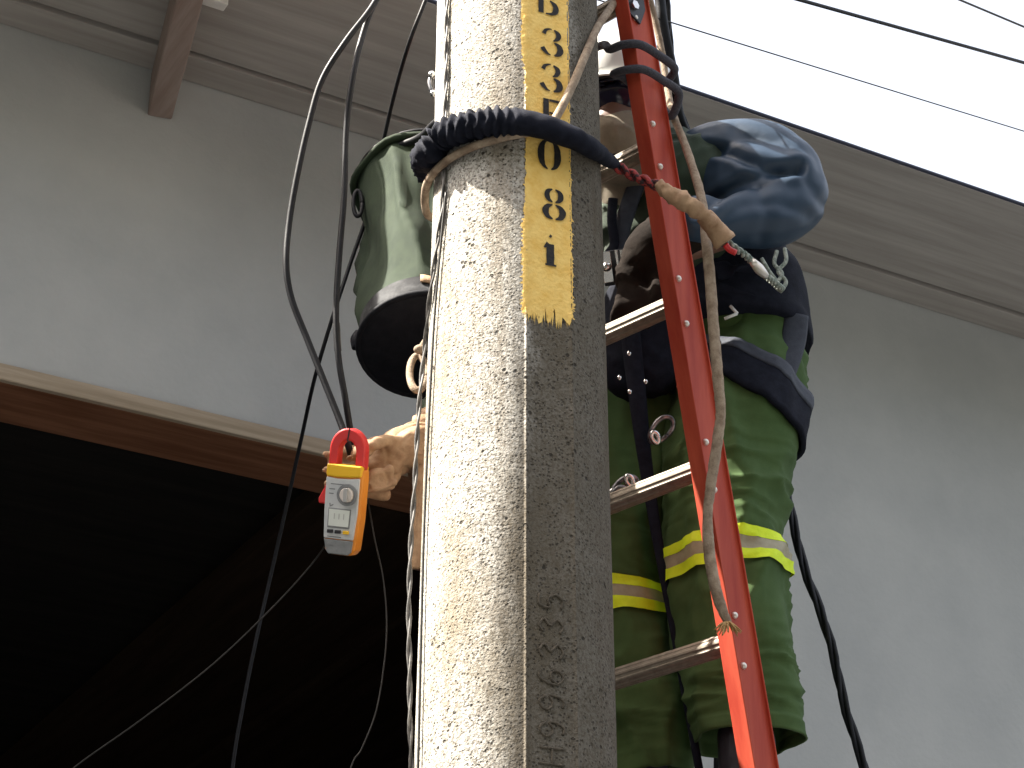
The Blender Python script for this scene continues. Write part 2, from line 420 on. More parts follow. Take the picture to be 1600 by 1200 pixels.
def build_pole():
    angs = sorted(set([R_(i*2.5) for i in range(-72, 72)] + [PS1+R_(q) for q in (-2,-1,-.4,0,.4,1,2)] + [PS2+R_(q) for q in (-2,-1,-.4,0,.4,1,2)]))
    zs = [-.3+.15*i for i in range(66)]; vs, fs = [], []; n = len(angs); O = V((0,PY,0))
    for z in zs:
        for a in angs: vs.append(pole_surf(a, z, .0012*noise.noise(V((math.sin(a)*2, math.cos(a)*2, z*2)))) - O)
    for i in range(len(zs)-1):
        for j in range(n): fs.append((i*n+j, i*n+(j+1)%n, (i+1)*n+(j+1)%n, (i+1)*n+j))
    fs.append(tuple((len(zs)-1)*n+j for j in range(n)))
    return vs, fs
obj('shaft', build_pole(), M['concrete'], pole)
def zrow(py, psi=PM):
    z = 3.3
    for _ in range(30): z += (proj(pole_surf(psi, z))[1]-py)/750.0
    return z
# yellow paint strip with ragged brush edges
def build_strip():
    z0 = zrow(497); z1 = zrow(-160); rows = 230; cols = 16; vs, fs = [], []
    O = V((0,PY,0)); rnd = random.Random(3)
    def edge(z, s): 
        e = noise.noise(V((z*55, s*9, 0)))*R_(1.3) + noise.noise(V((z*160, s*5, 3)))*R_(.9) + rnd.uniform(-1,1)*R_(.35)
        if s == 0:
            wide = max(0, min(1, (4.13-z)/.06))*max(0, min(1, (z-3.86)/.05)); e -= R_(3.0)*wide
            e -= R_(1.8)*max(0, min(1,(3.62-z)/.1))
        return e
    bot = [rnd.uniform(-.012,.012)+.006*math.sin(c*2.1) for c in range(cols+1)]
    for i in range(rows+1):
        z = z0+(z1-z0)*i/rows; a0 = R_(5.0)+edge(z,0); a1 = R_(36.8)+edge(z,1)
        for c in range(cols+1):
            zz = z + (bot[c]*max(0,1-i/9.0))
            a = a0+(a1-a0)*c/cols
            vs.append(pole_surf(a, zz, .0016)-O)
    for i in range(rows):
        for c in range(cols):
            k = i*(cols+1)+c; fs.append((k,k+1,k+cols+2,k+cols+1))
    # brush bristle marks along edges
    for s in range(150):
        z = rnd.uniform(z0, z1) if s > 60 else rnd.uniform(z0, z0+.2)
        left = rnd.random() < .6; a = (R_(5)+edge(z,0)) if left else (R_(36.8)+edge(z,1))
        l = rnd.uniform(.6,2.0)*(-1 if left else 1); h = rnd.uniform(.0012,.0035); k = len(vs)
        vs += [pole_surf(a-R_(.4)*(-1 if left else 1), z-h, .0018)-O, pole_surf(a-R_(.4)*(-1 if left else 1), z+h, .0018)-O, pole_surf(a+R_(l), z+rnd.uniform(-h,h), .0015)-O]
        fs.append((k,k+1,k+2))
    for s in range(46):
        a = rnd.uniform(R_(4), R_(36)); l = rnd.uniform(.006,.022); h = R_(rnd.uniform(.25,.7)); k = len(vs)
        vs += [pole_surf(a-h, z0+.012, .002)-O, pole_surf(a+h, z0+.012, .002)-O, pole_surf(a+rnd.uniform(-h,h), z0-l, .0014)-O]; fs.append((k,k+1,k+2))
    return vs, fs
strip = obj('number_strip', build_strip(), M['paint'], pole)
# stencilled characters: strokes with a width at each point, in a unit box
GL = {
 'B': [([(.12,0),(.12,1)],[.17,.17]), ([(.36,1),(.62,.98),(.78,.86),(.74,.70),(.56,.58)],[.05,.10,.17,.14,.05]), ([(.36,.0),(.66,.02),(.86,.16),(.82,.36),(.58,.50)],[.05,.10,.19,.16,.05])],
 '3': [([(.10,.76),(.20,.90),(.42,.97),(.50,.96)],[.13,.10,.05,.03]), ([(.62,.96),(.80,.86),(.84,.74),(.74,.62),(.58,.55)],[.05,.15,.17,.12,.04]),
       ([(.62,.49),(.84,.40),(.92,.24),(.82,.10),(.62,.02)],[.05,.16,.20,.15,.05]), ([(.02,.26),(.12,.16),(.28,.06),(.44,.02)],[.14,.14,.08,.03])],
 'F': [([(.22,0),(.22,1)],[.18,.18]), ([(.38,.96),(.95,.96)],[.09,.09]), ([(.95,.97),(.95,.76)],[.06,.03]), ([(.38,.52),(.70,.52)],[.07,.07]), ([(.72,.62),(.72,.42)],[.05,.05])],
 '0': [([(.42,1),(.22,.88),(.12,.66),(.12,.34),(.22,.12),(.42,0)],[.04,.13,.20,.20,.13,.04]), ([(.60,1),(.80,.88),(.90,.66),(.90,.34),(.80,.12),(.60,0)],[.04,.13,.20,.20,.13,.04])],
 '8': [([(.44,1),(.24,.92),(.18,.78),(.26,.64),(.44,.56)],[.04,.13,.17,.13,.04]), ([(.58,1),(.78,.92),(.84,.78),(.76,.64),(.58,.56)],[.04,.13,.17,.13,.04]),
       ([(.44,.48),(.20,.40),(.10,.24),(.20,.08),(.44,0)],[.04,.15,.20,.15,.04]), ([(.58,.48),(.82,.40),(.92,.24),(.82,.08),(.58,0)],[.04,.15,.20,.15,.04])],
 '1': [([(.52,0),(.52,.70)],[.24,.24]), ([(.24,.56),(.44,.72)],[.06,.14]), ([(.50,.92),(.58,1.0)],[.07,.07]), ([(.28,.02),(.80,.02)],[.06,.06])],
 '9': [([(.80,.75),(.55,1),(.22,.85),(.22,.6),(.5,.45),(.8,.6),(.8,.3),(.6,0),(.3,.05)],[.07]*9)],
 '6': [([(.75,.95),(.45,1),(.2,.6),(.2,.25),(.5,0),(.8,.22),(.7,.5),(.4,.5),(.22,.3)],[.07]*9)],
 'H': [([(.15,0),(.15,1)],[.08,.08]), ([(.85,0),(.85,1)],[.08,.08]), ([(.15,.5),(.85,.5)],[.07,.07])],
 'S': [([(.8,.85),(.5,1),(.2,.8),(.35,.56),(.7,.42),(.8,.18),(.5,0),(.2,.12)],[.07]*8)],
}
GL['5'] = [([(.8,1),(.3,1),(.22,.56),(.55,.62),(.82,.35),(.6,.02),(.2,.08)],[.07]*7)]
GL['t3'] = [([(.2,.85),(.5,1),(.8,.8),(.5,.54),(.8,.25),(.5,0),(.18,.14)],[.07]*7)]
def glyph(ch, psi, zc, wdt, hgt, off, rot=False):
    """flat paint strokes lying on the pole's surface"""
    vs, fs = [], []; O = V((0,PY,0)); rr = pole_r(zc)
    def put(u, v):
        if rot: u, v = -(v-.5)*hgt, (u-.5)*wdt
        else: u, v = (u-.5)*wdt, (v-.5)*hgt
        return pole_surf(psi+u/rr, zc+v, off)-O
    for pts, ws in GL[ch]:
        c = cr([p+(w_,) for p, w_ in zip(pts, ws)], 6 if len(pts) > 2 else 10); k0 = len(vs)
        for i, q in enumerate(c):
            a = c[max(0,i-1)]; b = c[min(len(c)-1,i+1)]; dx = (b[0]-a[0])*wdt; dy = (b[1]-a[1])*hgt; L = math.hypot(dx,dy) or 1
            nx, ny = -dy/L*q[2]/2*hgt/wdt*1.0, dx/L*q[2]/2*1.0
            j = 1+.10*noise.noise(V((q[0]*9,q[1]*9,zc*7)))
            vs.append(put(q[0]+nx*j, q[1]+ny*j)); vs.append(put(q[0]-nx*j, q[1]-ny*j))
        for i in range(len(c)-1): fs.append((k0+2*i,k0+2*i+1,k0+2*i+3,k0+2*i+2))
    return vs, fs
for ch, row, px in (('B',2,856),('3',66,861),('3',122,860),('F',178,861),('0',243,857),('8',319,864),('1',392,858)):
    z = zrow(row); psi = PM
    for _ in range(12): psi += (px-proj(pole_surf(psi, z))[0])/140.0
    obj('stencil_character', glyph(ch, psi, z, .040, .062, .0034), M['stencil'], strip)
# characters cast into the concrete low on the flat panel, reading upwards
def cast(ch, psi, zc, wdt, hgt):
    O = V((0,PY,0)); rr = pole_r(zc); out = []
    for pts, ws in GL[ch]:
        path = []
        for x, y in pts:
            u, v = -(y-.5)*hgt, (x-.5)*wdt
            path.append(pole_surf(psi+u/rr, zc+v, .0006)-O)
        out.append(tube(path, .0022, 6, 6))
    return join(*out)
for ch, row in (('H',1182),('9',1140),('9',1098),('6',1058),('t3',1018),('t3',978),('5',940)):
    obj('cast_character', cast(ch, R_(21), zrow(row), .036, .042), M['mark'], pole)

# conduit on the lit side of the pole and small fitting
def hug(px, py, off=.006, y=3.275):
    z = zrow(py, 0.0); e = proj(V((pole_x(z)-pole_r(z), PY-.02, z)))[0]
    return pole_pt(px, py, off) if px > e+1 else P(px, py, y)
con = tag(obj('conduit', tube([P(692,-420,3.26), P(690,-60,3.26), P(688,60,3.26), P(686,150,3.26), P(684,330,3.26)], .0075, 10, 6), M['conduit']),
    'pale metal conduit running down the bright edge of the pole', 'conduit')
fit = empty('cable_clip', P(677,150,3.30)); tag(fit, 'small dark bolted cable clip on the pole above the bucket', 'clip')
I = fit.matrix_world.inverted
def local(o, vf):
    L = V(o.location); return [V(v)-L for v in vf[0]], vf[1]
obj('clip_body', local(fit, tube([P(690,148,3.29), P(678,146,3.29), P(672,132,3.29), P(675,118,3.29)], .006, 8, 5)), M['darksteel'], fit)
obj('bolt', local(fit, ball(P(675,117,3.285), .008, 8, 6)), M['steel'], fit)
obj('bolt', local(fit, ball(P(677,146,3.283), .007, 8, 6)), M['steel'], fit)

# ================================================================== LADDER
LA = R_(44)
nl = V((math.sin(LA), math.cos(LA), 0)); dr = V((-math.cos(LA), math.sin(LA), 0))    # away from the pole; along the rungs to the far rail
A = P(983, 0, 3.37); yb = 3.5
for _ in range(40):
    B = P(1183, 1200, yb); want = A.y + (B.x-A.x)/math.tan(LA); yb += (want-yb)*.5
B = P(1183, 1200, yb)
lu = (A-B).normalized(); lw = lu.cross(dr).normalized()
if lw.dot(nl) < 0: lw = -lw
print('ladder', A, B, 'lean', math.degrees(math.acos(lu.z)))
lad_base = B - lu*(B.z/lu.z)
ladder = empty('ladder', lad_base); tag(ladder, 'red fibreglass ladder with aluminium rungs leaning behind the pole', 'ladder')
LM = Matrix((( -dr.x, lw.x, lu.x, 0), (-dr.y, lw.y, lu.y, 0), (-dr.z, lw.z, lu.z, 0), (0,0,0,1)))   # local: x outwards to the near rail, y away from the pole, z up the rail
LW = .42; RD = .106; FL = .034; FB = .010; TK = .004
LEN = (A-lad_base).length + .16
def rail(s):
    # C section opening outwards (s=+1: the rail nearest the photographer)
    prof = [(0,-RD/2),(FL,-RD/2),(FL,-RD/2+TK),(TK,-RD/2+TK),(TK,RD/2-TK),(FB,RD/2-TK),(FB,RD/2),(0,RD/2)]
    n = len(prof); vs, fs = [], []
    for z in (0, LEN):
        for x, y in prof: vs.append(LM @ V((s*x if s > 0 else -LW-x, y, z)))
    for i in range(n): fs.append((i,(i+1)%n,n+(i+1)%n,n+i))
    fs += [(0,1,2,3),(0,3,4,7),(4,5,6,7),(n+3,n+2,n+1,n),(n+7,n+4,n+3,n),(n+7,n+6,n+5,n+4)]
    return vs, fs
rails = [obj('rail', rail(1), M['red'], ladder, False, .0025, 3), obj('rail', rail(-1), M['red'], ladder, False, .0025, 3)]
def rung_mesh():
    n = 60; vs, fs = [], []
    for x in (-LW+.001, -.001):
        for i in range(n):
            t = 2*math.pi*i/n; r = .0185 + (.0016 if (i//3) % 2 else 0)
            vs.append(LM @ V((x, .9*r*math.cos(t)+.002, 1.0*r*math.sin(t))))
    for i in range(n): fs.append((i,(i+1)%n,n+(i+1)%n,n+i))
    return vs, fs
rm = None
tb = None
# find the distance up the rail at which the rung meets row 1010
best = min((abs(proj(lad_base + LM @ V((-.004,0,t/500.0)))[1]-1003), t/500.0) for t in range(200, int(LEN*500)))[1]
t0 = best - .328*int(best/.328)
k = 0; heights = []
while t0+k*.328 < LEN-.03: heights.append(t0+k*.328); k += 1
for i, h in enumerate(heights):
    if rm is None:
        rg = obj('rung', rung_mesh(), M['alu'], ladder, False); rm = rg.data
    else:
        rg = bpy.data.objects.new('rung', rm); COL.objects.link(rg); rg.parent = ladder
    rg.location = LM @ V((0,0,h))
rv = None
for h in heights:
    for dz, dy in ((.042,.002),(-.042,.003)):
        if rv is None:
            o = obj('rivet', ball((0,0,0), (.0068,.0068,.0068), 10, 6), M['rivet'], rails[0]); rv = o.data
        else: o = bpy.data.objects.new('rivet', rv); COL.objects.link(o); o.parent = rails[0]
        o.location = LM @ V((TK+.0005, dy, h+dz+(.004 if dz > 0 else -.004)))
# pointed black plate and cap at the ladder head
hz = LEN-.16
plate = [(-.036,.30),(.036,.30),(.036,.02),(.012,-.02),(-.020,-.002),(-.034,.03)]
pv = prism([(x, y) for x, y in plate], 0, .004)
pv = ([LM @ V((TK+.0015+v.z, v.x, hz-.035+v.y)) for v in pv[0]], pv[1])
hp = obj('head_plate', pv, M['blackpl'], ladder, False)
obj('nut', [ (LM @ V((TK+.006+q[2], -.004+q[0], hz-.02+q[1]))) for q in prism([(.010*math.cos(i*math.pi/3), .010*math.sin(i*math.pi/3)) for i in range(6)], 0, .008)[0]] and
    ([LM @ V((TK+.006+q[2], -.004+q[0], hz-.02+q[1])) for q in prism([(.010*math.cos(i*math.pi/3), .010*math.sin(i*math.pi/3)) for i in range(6)], 0, .008)[0]], prism([(0,0)]*6,0,1)[1]), M['steel'], hp, False)
cap = box((-.008,-RD/2-.006,hz+.03),(FL+.006,RD/2+.006,LEN+.02))
obj('end_cap', ([LM @ v for v in cap[0]], cap[1]), M['blackpl'], ladder, False, .008, 3)
def lp(x, y, z): return lad_base + LM @ V((x,y,z))      # ladder coordinates to world
def rail_t(row):
    return min((abs(proj(lp(FL/2,-RD/2,t/400.0))[1]-row), t/400.0) for t in range(400, int(LEN*400)))[1]
# dark rope wound twice round the near rail
def wind(row, drop):
    z = rail_t(row); e = .010
    st = [P(890,84,3.47), P(925,76,3.42), P(945,70,3.38)] if drop == 0 else [lp(-.008,-RD/2+.03,z-.005), lp(-.010,-RD/2,z+.006)]
    return st + [lp(-.02,-RD/2-e,z+.012), lp(FL*.5,-RD/2-e-.002,z+.004), lp(FL+e,-RD/2+.005,z-.004), lp(FL+e+.004,0,z-.014), lp(FL+e,RD/2-.002,z-.026), lp(FL*.3,RD/2+e,z-.036-drop), lp(-.01,RD/2+e,z-.03)]
tag(obj('lashing_rope', join(tube(wind(76,0), .0085, 10, 8), tube(wind(114,.02), .0085, 10, 8)), M['greyrope']), 'dark grey rope wound twice round the top of the red ladder rail', 'rope')

# ================================================================== LANYARD ROUND THE POLE
lan = empty('positioning_lanyard', pole_pt(830,200)); tag(lan, 'black sleeved work positioning lanyard wrapped round the pole', 'lanyard')
Lp = lambda vf: local(lan, vf)
sl_px = [(664,262),(672,238),(692,213),(725,199),(765,191),(805,190),(845,197),(885,211),(920,229),(950,250),(975,266)]
offs = [.028]*11
sp = [pole_pt(a,b,.026) for a,b in sl_px[1:9]]
sp = [P(668,262,3.36), P(668,246,3.30)] + sp + [P(953,252,3.26), P(978,268,3.29)]
def ruff(q, s, t):
    left = max(0, min(1, (.58-s)/.12))
    return left*(.005*math.sin(s*210 + 2*math.sin(t*2)) + .007*noise.noise(q*95) + .003) + .0025*noise.noise(q*40)
obj('padded_sleeve', Lp(tube(sp, [.024,.027,.028,.029,.030,.030,.031,.031,.029,.025,.017,.008], 20, 22, ruff, .72)), M['web'], lan)
obj('cord', Lp(twist([P(960,258,3.27), P(985,272,3.28), P(1015,285,3.27), P(1042,296,3.27)], .0105, 2, .05)), M['redcord'], lan)
def crump(a, f=60): return lambda q, s, t: a*noise.noise(q*f)+a*.5*noise.noise(q*f*2.3)
obj('leather_sleeve', Lp(tube([P(1028,288,3.265), P(1050,304,3.26), P(1070,316,3.26), P(1095,333,3.27), P(1112,350,3.29)], [.009,.015,.017,.014,.013], 16, 8, crump(.006,70))), M['leather'], lan)
obj('leather_guard', Lp(tube([P(1100,336,3.285), P(1118,358,3.30), P(1134,379,3.31)], [.016,.019,.022], 16, 8, crump(.003,60))), M['leather'], lan)
obj('red_stitching', Lp(tube([P(1133,382,3.315), P(1140,390,3.32), P(1150,395,3.32)], .006, 8, 5)), M['meter_red'], lan)
obj('tail_cord', Lp(twist([P(1134,376,3.32), P(1152,390,3.34), P(1168,402,3.37), P(1190,425,3.44), P(1215,446,3.52), P(1222,452,3.56)], .007, 2, .03)), M['greencord'], lan)
obj('swivel', Lp(tube([P(1176,409,3.375), P(1186,420,3.40), P(1196,430,3.43)], [.007,.010,.007], 10, 4)), M['rivet'], lan)

# tan rope: round the pole and up past the strap; the tail hangs down the ladder
tr = [P(690,345,3.40), P(668,335,3.36), P(664,305,3.32), P(672,278,3.22), pole_pt(700,250,.011), pole_pt(740,229,.011), pole_pt(790,214,.011), pole_pt(835,205,.012), pole_pt(858,196,.014), pole_pt(872,178,.014), pole_pt(895,132,.012), pole_pt(915,85,.011), P(935,40,3.24), P(957,8,3.33), P(985,-40,3.45)]
tag(obj('tan_rope', tube(tr, .0078, 10, 8), M['tanrope']), 'tan rope looped round the pole under the black strap', 'rope')
ht = empty('hanging_rope', P(1140,985,3.38)); tag(ht, 'tan rope hanging down the red ladder rail with a frayed end', 'rope')
hp_ = []
for a, b, y in ((1000,-60,3.46),(1030,60,3.50),(1045,150,3.50),(1052,180,3.46),(1075,240,3.42),(1096,310,3.36),(1104,380,3.345),(1109,430,3.35),(1114,500,3.36),(1119,560,3.37),(1124,615,3.38),(1126,645,3.39),(1121,690,3.40),(1112,750,3.41),(1106,800,3.42),(1107,850,3.425),(1114,900,3.43),(1124,940,3.435),(1138,975,3.44)):
    hp_.append(P(a,b,y))
rope_r = [.007,.007,.007,.0075,.008,.009,.010,.0105,.0105,.0105,.010,.0095,.010,.0095,.009,.0105,.0105,.010,.007]
obj('rope_strand', local(ht, tube(hp_, rope_r, 10, 8, crump(.0012,120))), M['tanrope'], ht)
fr = []; rnd = random.Random(5); e0 = P(1136,972,3.435)
for i in range(46):
    a = rnd.uniform(0, 6.28); l = rnd.uniform(.012,.03); d = V((math.cos(a)*.8, -.25+rnd.uniform(-.3,.2), -.75+.5*rnd.random())).normalized()
    fr.append(tube([e0, e0+d*l*.5, e0+d*l+V((0,0,-.006))], [.0022,.0016,.0009], 5, 3))
obj('frayed_end', local(ht, join(*fr)), M['fray'], ht)

# ================================================================== CABLES
def cable(name, pts, r, label, m='cable', n=10, k=10, tw=0, pitch=.06, cat='cable', group=None):
    vf = twist(pts, r, tw, pitch) if tw else tube(pts, r, n, k)
    return tag(obj(name, vf, M[m]), label, cat, group)
MY = 3.42
cable('looped_cable', [P(800,-560,3.46), P(690,-220,3.40), P(612,-50,3.37), P(583,8,3.36), P(540,65,3.35), P(503,125,3.36), P(482,195,3.37), P(465,270,3.38), P(452,345,3.39), P(447,410,3.39), P(455,465,3.40), P(480,530,3.41), P(508,600,3.415), P(530,655,3.418), P(543,692,3.42),
    P(549,712,3.44), P(552,702,3.47), P(547,670,3.455), P(539,620,3.43), P(529,560,3.42), P(525,490,3.41), P(530,400,3.40), P(538,300,3.39), P(541,200,3.38), P(553,110,3.36), P(571,40,3.37), P(588,0,3.37), P(622,-60,3.39), P(700,-220,3.42), P(805,-560,3.47)], .0062,
    'black cable looping down from above and through the meter jaws')
w0 = obj('tape_band', tube([P(528,548,3.421), P(525.5,505,3.414)], .0068, 10, 4), M['wire'])
tag(w0, 'short pale tape band on the black cable above the meter', 'tape')
cable('straight_cable', [P(790,-420,3.45), P(700,-90,3.45), P(663,5,3.46), P(640,65,3.5), P(618,140,3.62), P(598,225,3.74), P(575,330,3.84), P(548,410,3.86), P(520,495,3.86), P(492,590,3.95), P(472,680,4.1), P(450,780,4.2), P(425,890,4.25), P(400,1000,4.25), P(380,1100,4.25), P(362,1210,4.25), P(330,1500,4.25)], .0044,
    'black cable passing behind the green bucket and down across the dark opening')
cable('thin_wire', [P(60,1250,3.95), P(120,1196,3.95), P(220,1125,3.95), P(330,1040,3.95), P(420,955,3.95), P(480,890,3.93), P(510,850,3.88), P(545,800,3.75), P(585,750,3.62), P(660,720,3.60)], .0018,
    'thin pale wire sagging low across the dark opening', 'thinwire', 6, 8, cat='wire')
cable('thin_wire', [P(574,775,3.5), P(585,840,3.5), P(598,900,3.5), P(604,965,3.5), P(601,1030,3.5), P(588,1110,3.5), P(565,1170,3.5), P(545,1210,3.5), P(500,1400,3.5)], .0016,
    'hair-thin wire curving down below the leather glove', 'thinwire', 6, 8, cat='wire')
cable('twisted_wire', [hug(703,-140), hug(698,0), hug(697,120), hug(694,230), hug(692,310), hug(682,390), hug(671,470), hug(664,540), hug(656,620), hug(651,700), hug(648,760), hug(642,850), hug(639,950), hug(640,1060), hug(641,1150), hug(642,1250), P(630,1700,3.275)], .0046,
    'twisted grey wire running down the sunlit left edge of the pole', 'wire', tw=2, pitch=.13, cat='wire')
cable('thin_wire', [hug(697,300), hug(692,345), hug(687,400), hug(680,480), hug(675,560), hug(668,700), hug(662,850), hug(658,1000), hug(652,1250)], .0022,
    'thin dark wire lying flat on the bright pole face', 'thinwire', 6, 6, cat='wire')
cable('twisted_cable', [P(960,-500,3.3), P(1020,-120,3.5), P(1040,10,3.62), P(1046,90,3.70), P(1056,160,3.78), P(1080,225,3.88), P(1120,330,4.02), P(1160,470,4.14), P(1200,640,4.18), P(1222,730,4.15), P(1236,800,4.12), P(1256,885,4.10), P(1282,955,4.08), P(1302,1020,4.08), P(1318,1095,4.08), P(1336,1155,4.08), P(1352,1205,4.08), P(1400,1400,4.08)], .0105,
    'thick twisted black cable hanging in front of the grey wall', tw=3, pitch=.30)
cable('service_cable', [P(958,-400,3.28), P(1022,-60,3.55), P(1036,40,3.6), P(1052,120,3.66), P(1062,185,3.72), P(1088,240,3.80), P(1110,300,3.95), P(1125,420,4.12), P(1140,560,4.16), P(1130,900,4.2), P(1120,1400,4.2)], .012,
    'black cable dropping beside the ladder top behind the blue sleeve')
for (p0, p1, r, lab) in (((815,-122),(1600,98),.0048,'thick black overhead line crossing the white sky'), ((815,-37),(1600,205),.0017,'hair-thin overhead wire strung lowest above the roof edge'), ((815,-288),(1600,42),.0030,'overhead wire strung highest above the roof edge')):
    a = P(p0[0], p0[1], PY); b = P(p1[0], p1[1], 4.7); b2 = a + (b-a)*12
    tag(obj('overhead_wire', tube([a.lerp(b2, i/24) for i in range(25)], r, 8, 2), M['cable' if r > .003 else 'thinwire']), lab, 'overhead wire', 'overhead wires')

# ================================================================== TOOL BUCKET
BY = 3.66
bc = P(668, 540, BY); tc_ = P(664, 298, BY+.17)
bucket = empty('tool_bucket', bc); tag(bucket, 'green canvas lineman tool bucket with black base hanging behind the pole', 'bucket')
ax = (tc_-bc).normalized(); bs = (RT - ax*RT.dot(ax)).normalized(); bf = ax.cross(bs).normalized()
if bf.y > 0: bf = -bf
BR = .132; BH = (tc_-bc).length
def bring(t, s, r): return bc + ax*t + bs*math.cos(s)*r + bf*math.sin(s)*r
def bucket_wall(z0, z1, rr, fold_a, n=96, k=50, thick=True, prof=None):
    vs, fs = [], []
    for i in range(k+1):
        u = i/k; z = z0+(z1-z0)*u
        for j in range(n):
            s = 2*math.pi*j/n
            f = fold_a*math.sin(math.pi*min(1,max(0,u)))**.7*(1.5*(1-abs(math.sin(s*2.0-u*1.1+.4*noise.noise(V((math.cos(s)*2,math.sin(s)*2,u*2))))))**2.5 - .6 + .5*noise.noise(V((math.cos(s)*3,math.sin(s)*3,u*3))))
            r = rr + f + (prof(u) if prof else 0); vs.append(bring(z, s, r)-bc)
    for i in range(k):
        for j in range(n): fs.append((i*n+j, i*n+(j+1)%n, (i+1)*n+(j+1)%n, (i+1)*n+j))
    return vs, fs
cw = obj('canvas_wall', bucket_wall(.05, BH, BR, .030, prof=lambda u: -.006*math.sin(math.pi*u)+.014*u), M['canvas'], bucket)
sd = cw.modifiers.new('s', 'SOLIDIFY'); sd.thickness = .004; sd.offset = -1
obj('grey_band', bucket_wall(-.002, .052, BR+.0035, .002, k=10), M['greyband'], bucket)
nb = 64; dv = [bring(-.004, 2*math.pi*j/nb, BR+.001)-bc for j in range(nb)] + [bring(-.010, 2*math.pi*j/nb, BR*.93)-bc for j in range(nb)]
obj('base_disc', (dv, [tuple(range(nb,2*nb))]+[(j,(j+1)%nb,nb+(j+1)%nb,nb+j) for j in range(nb)]), M['canvas_dark'], bucket)
obj('base_piping', (lambda v: ([q-bc for q in v[0]], v[1]))(tube([bring(0, 2*math.pi*j/48, BR+.004) for j in range(49)], .0065, 8, 1, raw=False)), M['canvas_dark'], bucket)
obj('rim_piping', (lambda v: ([q-bc for q in v[0]], v[1]))(tube([bring(BH, 2*math.pi*j/48, BR+.018+.004*math.sin(j*.9)) for j in range(49)], .0085, 8, 1)), M['canvas'], bucket)
obj('rim_rope', (lambda v: ([q-bc for q in v[0]], v[1]))(tube([bring(BH+.014, 2*math.pi*j/48, BR+.016) for j in range(49)], .005, 8, 1)), M['cable'], bucket)
obj('side_ring', local(bucket, tube([P(559+7*math.cos(a), 318+20*math.sin(a), BY+.10) for a in [i*math.pi/5 for i in range(11)]], .0045, 8, 3)), M['cable'], bucket)
obj('foot_tab', local(bucket, tube([P(560,520,BY+.02), P(556,530,BY+.01), P(556,545,BY+.01)], [.008,.011,.008], 8, 4)), M['canvas_dark'], bucket)
# leather patch on the band
pt = []
for i in range(9):
    for j in range(2):
        s = R_(64)+R_(30)*i/8; pt.append(bring(.028+.020*j+.004*math.sin(i), s, BR+.008)-bc)
pa = obj('leather_patch', (pt, [(2*i,2*i+2,2*i+3,2*i+1) for i in range(8)]), M['leather'], bucket); pa.modifiers.new('s','SOLIDIFY').thickness = .004
# canvas pocket pleat in front
obj('handle_rope', local(bucket, tube([bring(BH, R_(120), BR), P(655,215,BY), P(680,192,BY-.10), P(720,160,BY-.16), P(800,100,3.47), P(880,160,3.55), bring(BH, R_(0), BR)], .008, 8, 8)), M['cable'], bucket)
# rope ring under the bucket
rr_ = empty('rope_ring', P(652,585,3.5)); tag(rr_, 'small loop of tan rope hanging under the green bucket', 'rope loop')
obj('loop', local(rr_, tube([P(653+13*math.cos(a), 583+27*math.sin(a), 3.50-.02*math.sin(a)) for a in [i*math.pi/6+.3 for i in range(13)]], .007, 10, 4)), M['tanrope'], rr_)
obj('knot', local(rr_, ball(P(656,546,3.50), (.012,.01,.009))), M['tanrope'], rr_)
obj('tail', local(rr_, tube([P(655,548,3.51), P(690,500,3.52), P(740,470,3.53)], .007, 8, 5)), M['tanrope'], rr_)

# ================================================================== CLAMP METER
mc = P(540, 770, MY)
meter = empty('clamp_meter', mc); tag(meter, 'orange and grey clamp meter with red jaws closed round a cable', 'clamp meter')
my = (UP*.997 + RT*.075 + FW*-.02).normalized()
mz = (-FW*.93 - RT*.34); mz = (mz - my*mz.dot(my)).normalized(); mx = my.cross(mz).normalized()
MM = Matrix(((mx.x,my.x,mz.x,0),(mx.y,my.y,mz.y,0),(mx.z,my.z,mz.z,0),(0,0,0,1)))
def mp_(vf): return [MM @ V(v) for v in vf[0]], vf[1]
S = .00114    # metres per photograph pixel at the meter
def pl(pts): return [(a*S, b*S) for a, b in pts]
body_o = pl([(-31,40),(31,40),(32,20),(31,-40),(27,-88),(20,-97),(-18,-97),(-25,-90),(-30,-40),(-31,20)])
obj('body', mp_(prism(body_o, -.020, .012)), M['orange'], meter, False, .006, 4)
obj('collar', mp_(prism(pl([(-29,44),(30,44),(30,27),(12,25),(-12,24),(-29,25)]), -.018, .0165)), M['yellow'], meter, False, .003, 3)
fp = obj('front_panel', mp_(prism(pl([(-29,24),(-10,22),(12,23),(28,25),(28,-30),(24,-72),(-26,-72),(-28.5,-30)]), .010, .0155)), M['meter_grey'], meter, False, .002, 2)
obj('lower_panel', mp_(prism(pl([(-26,-73),(24,-73),(22,-90),(17,-96),(-17,-96),(-22,-90)]), .009, .0148)), M['meter_dark'], meter, False, .002, 2)
def ring_prism(c, r0, r1, z0, z1, n=32):
    vs = []; fs = []
    for z, r in ((z0,r1),(z1,r1),(z1,r0),(z0,r0)):
        for i in range(n): vs.append(V((c[0]+r*math.cos(2*math.pi*i/n), c[1]+r*math.sin(2*math.pi*i/n), z)))
    for q in range(4):
        for i in range(n): fs.append((q*n+i, q*n+(i+1)%n, ((q+1)%4)*n+(i+1)%n, ((q+1)%4)*n+i))
    return vs, fs
dc = (10*S, -2*S)
obj('dial_ring', mp_(ring_prism(dc, 12.5*S, 17*S, .014, .020)), M['meter_dark'], meter, False)
dl = obj('dial', mp_(prism([(dc[0]+12.3*S*math.cos(a), dc[1]+12.3*S*math.sin(a)) for a in [i*2*math.pi/28 for i in range(28)]], .013, .024, .9)), M['lightcap'], meter, False, .0015)
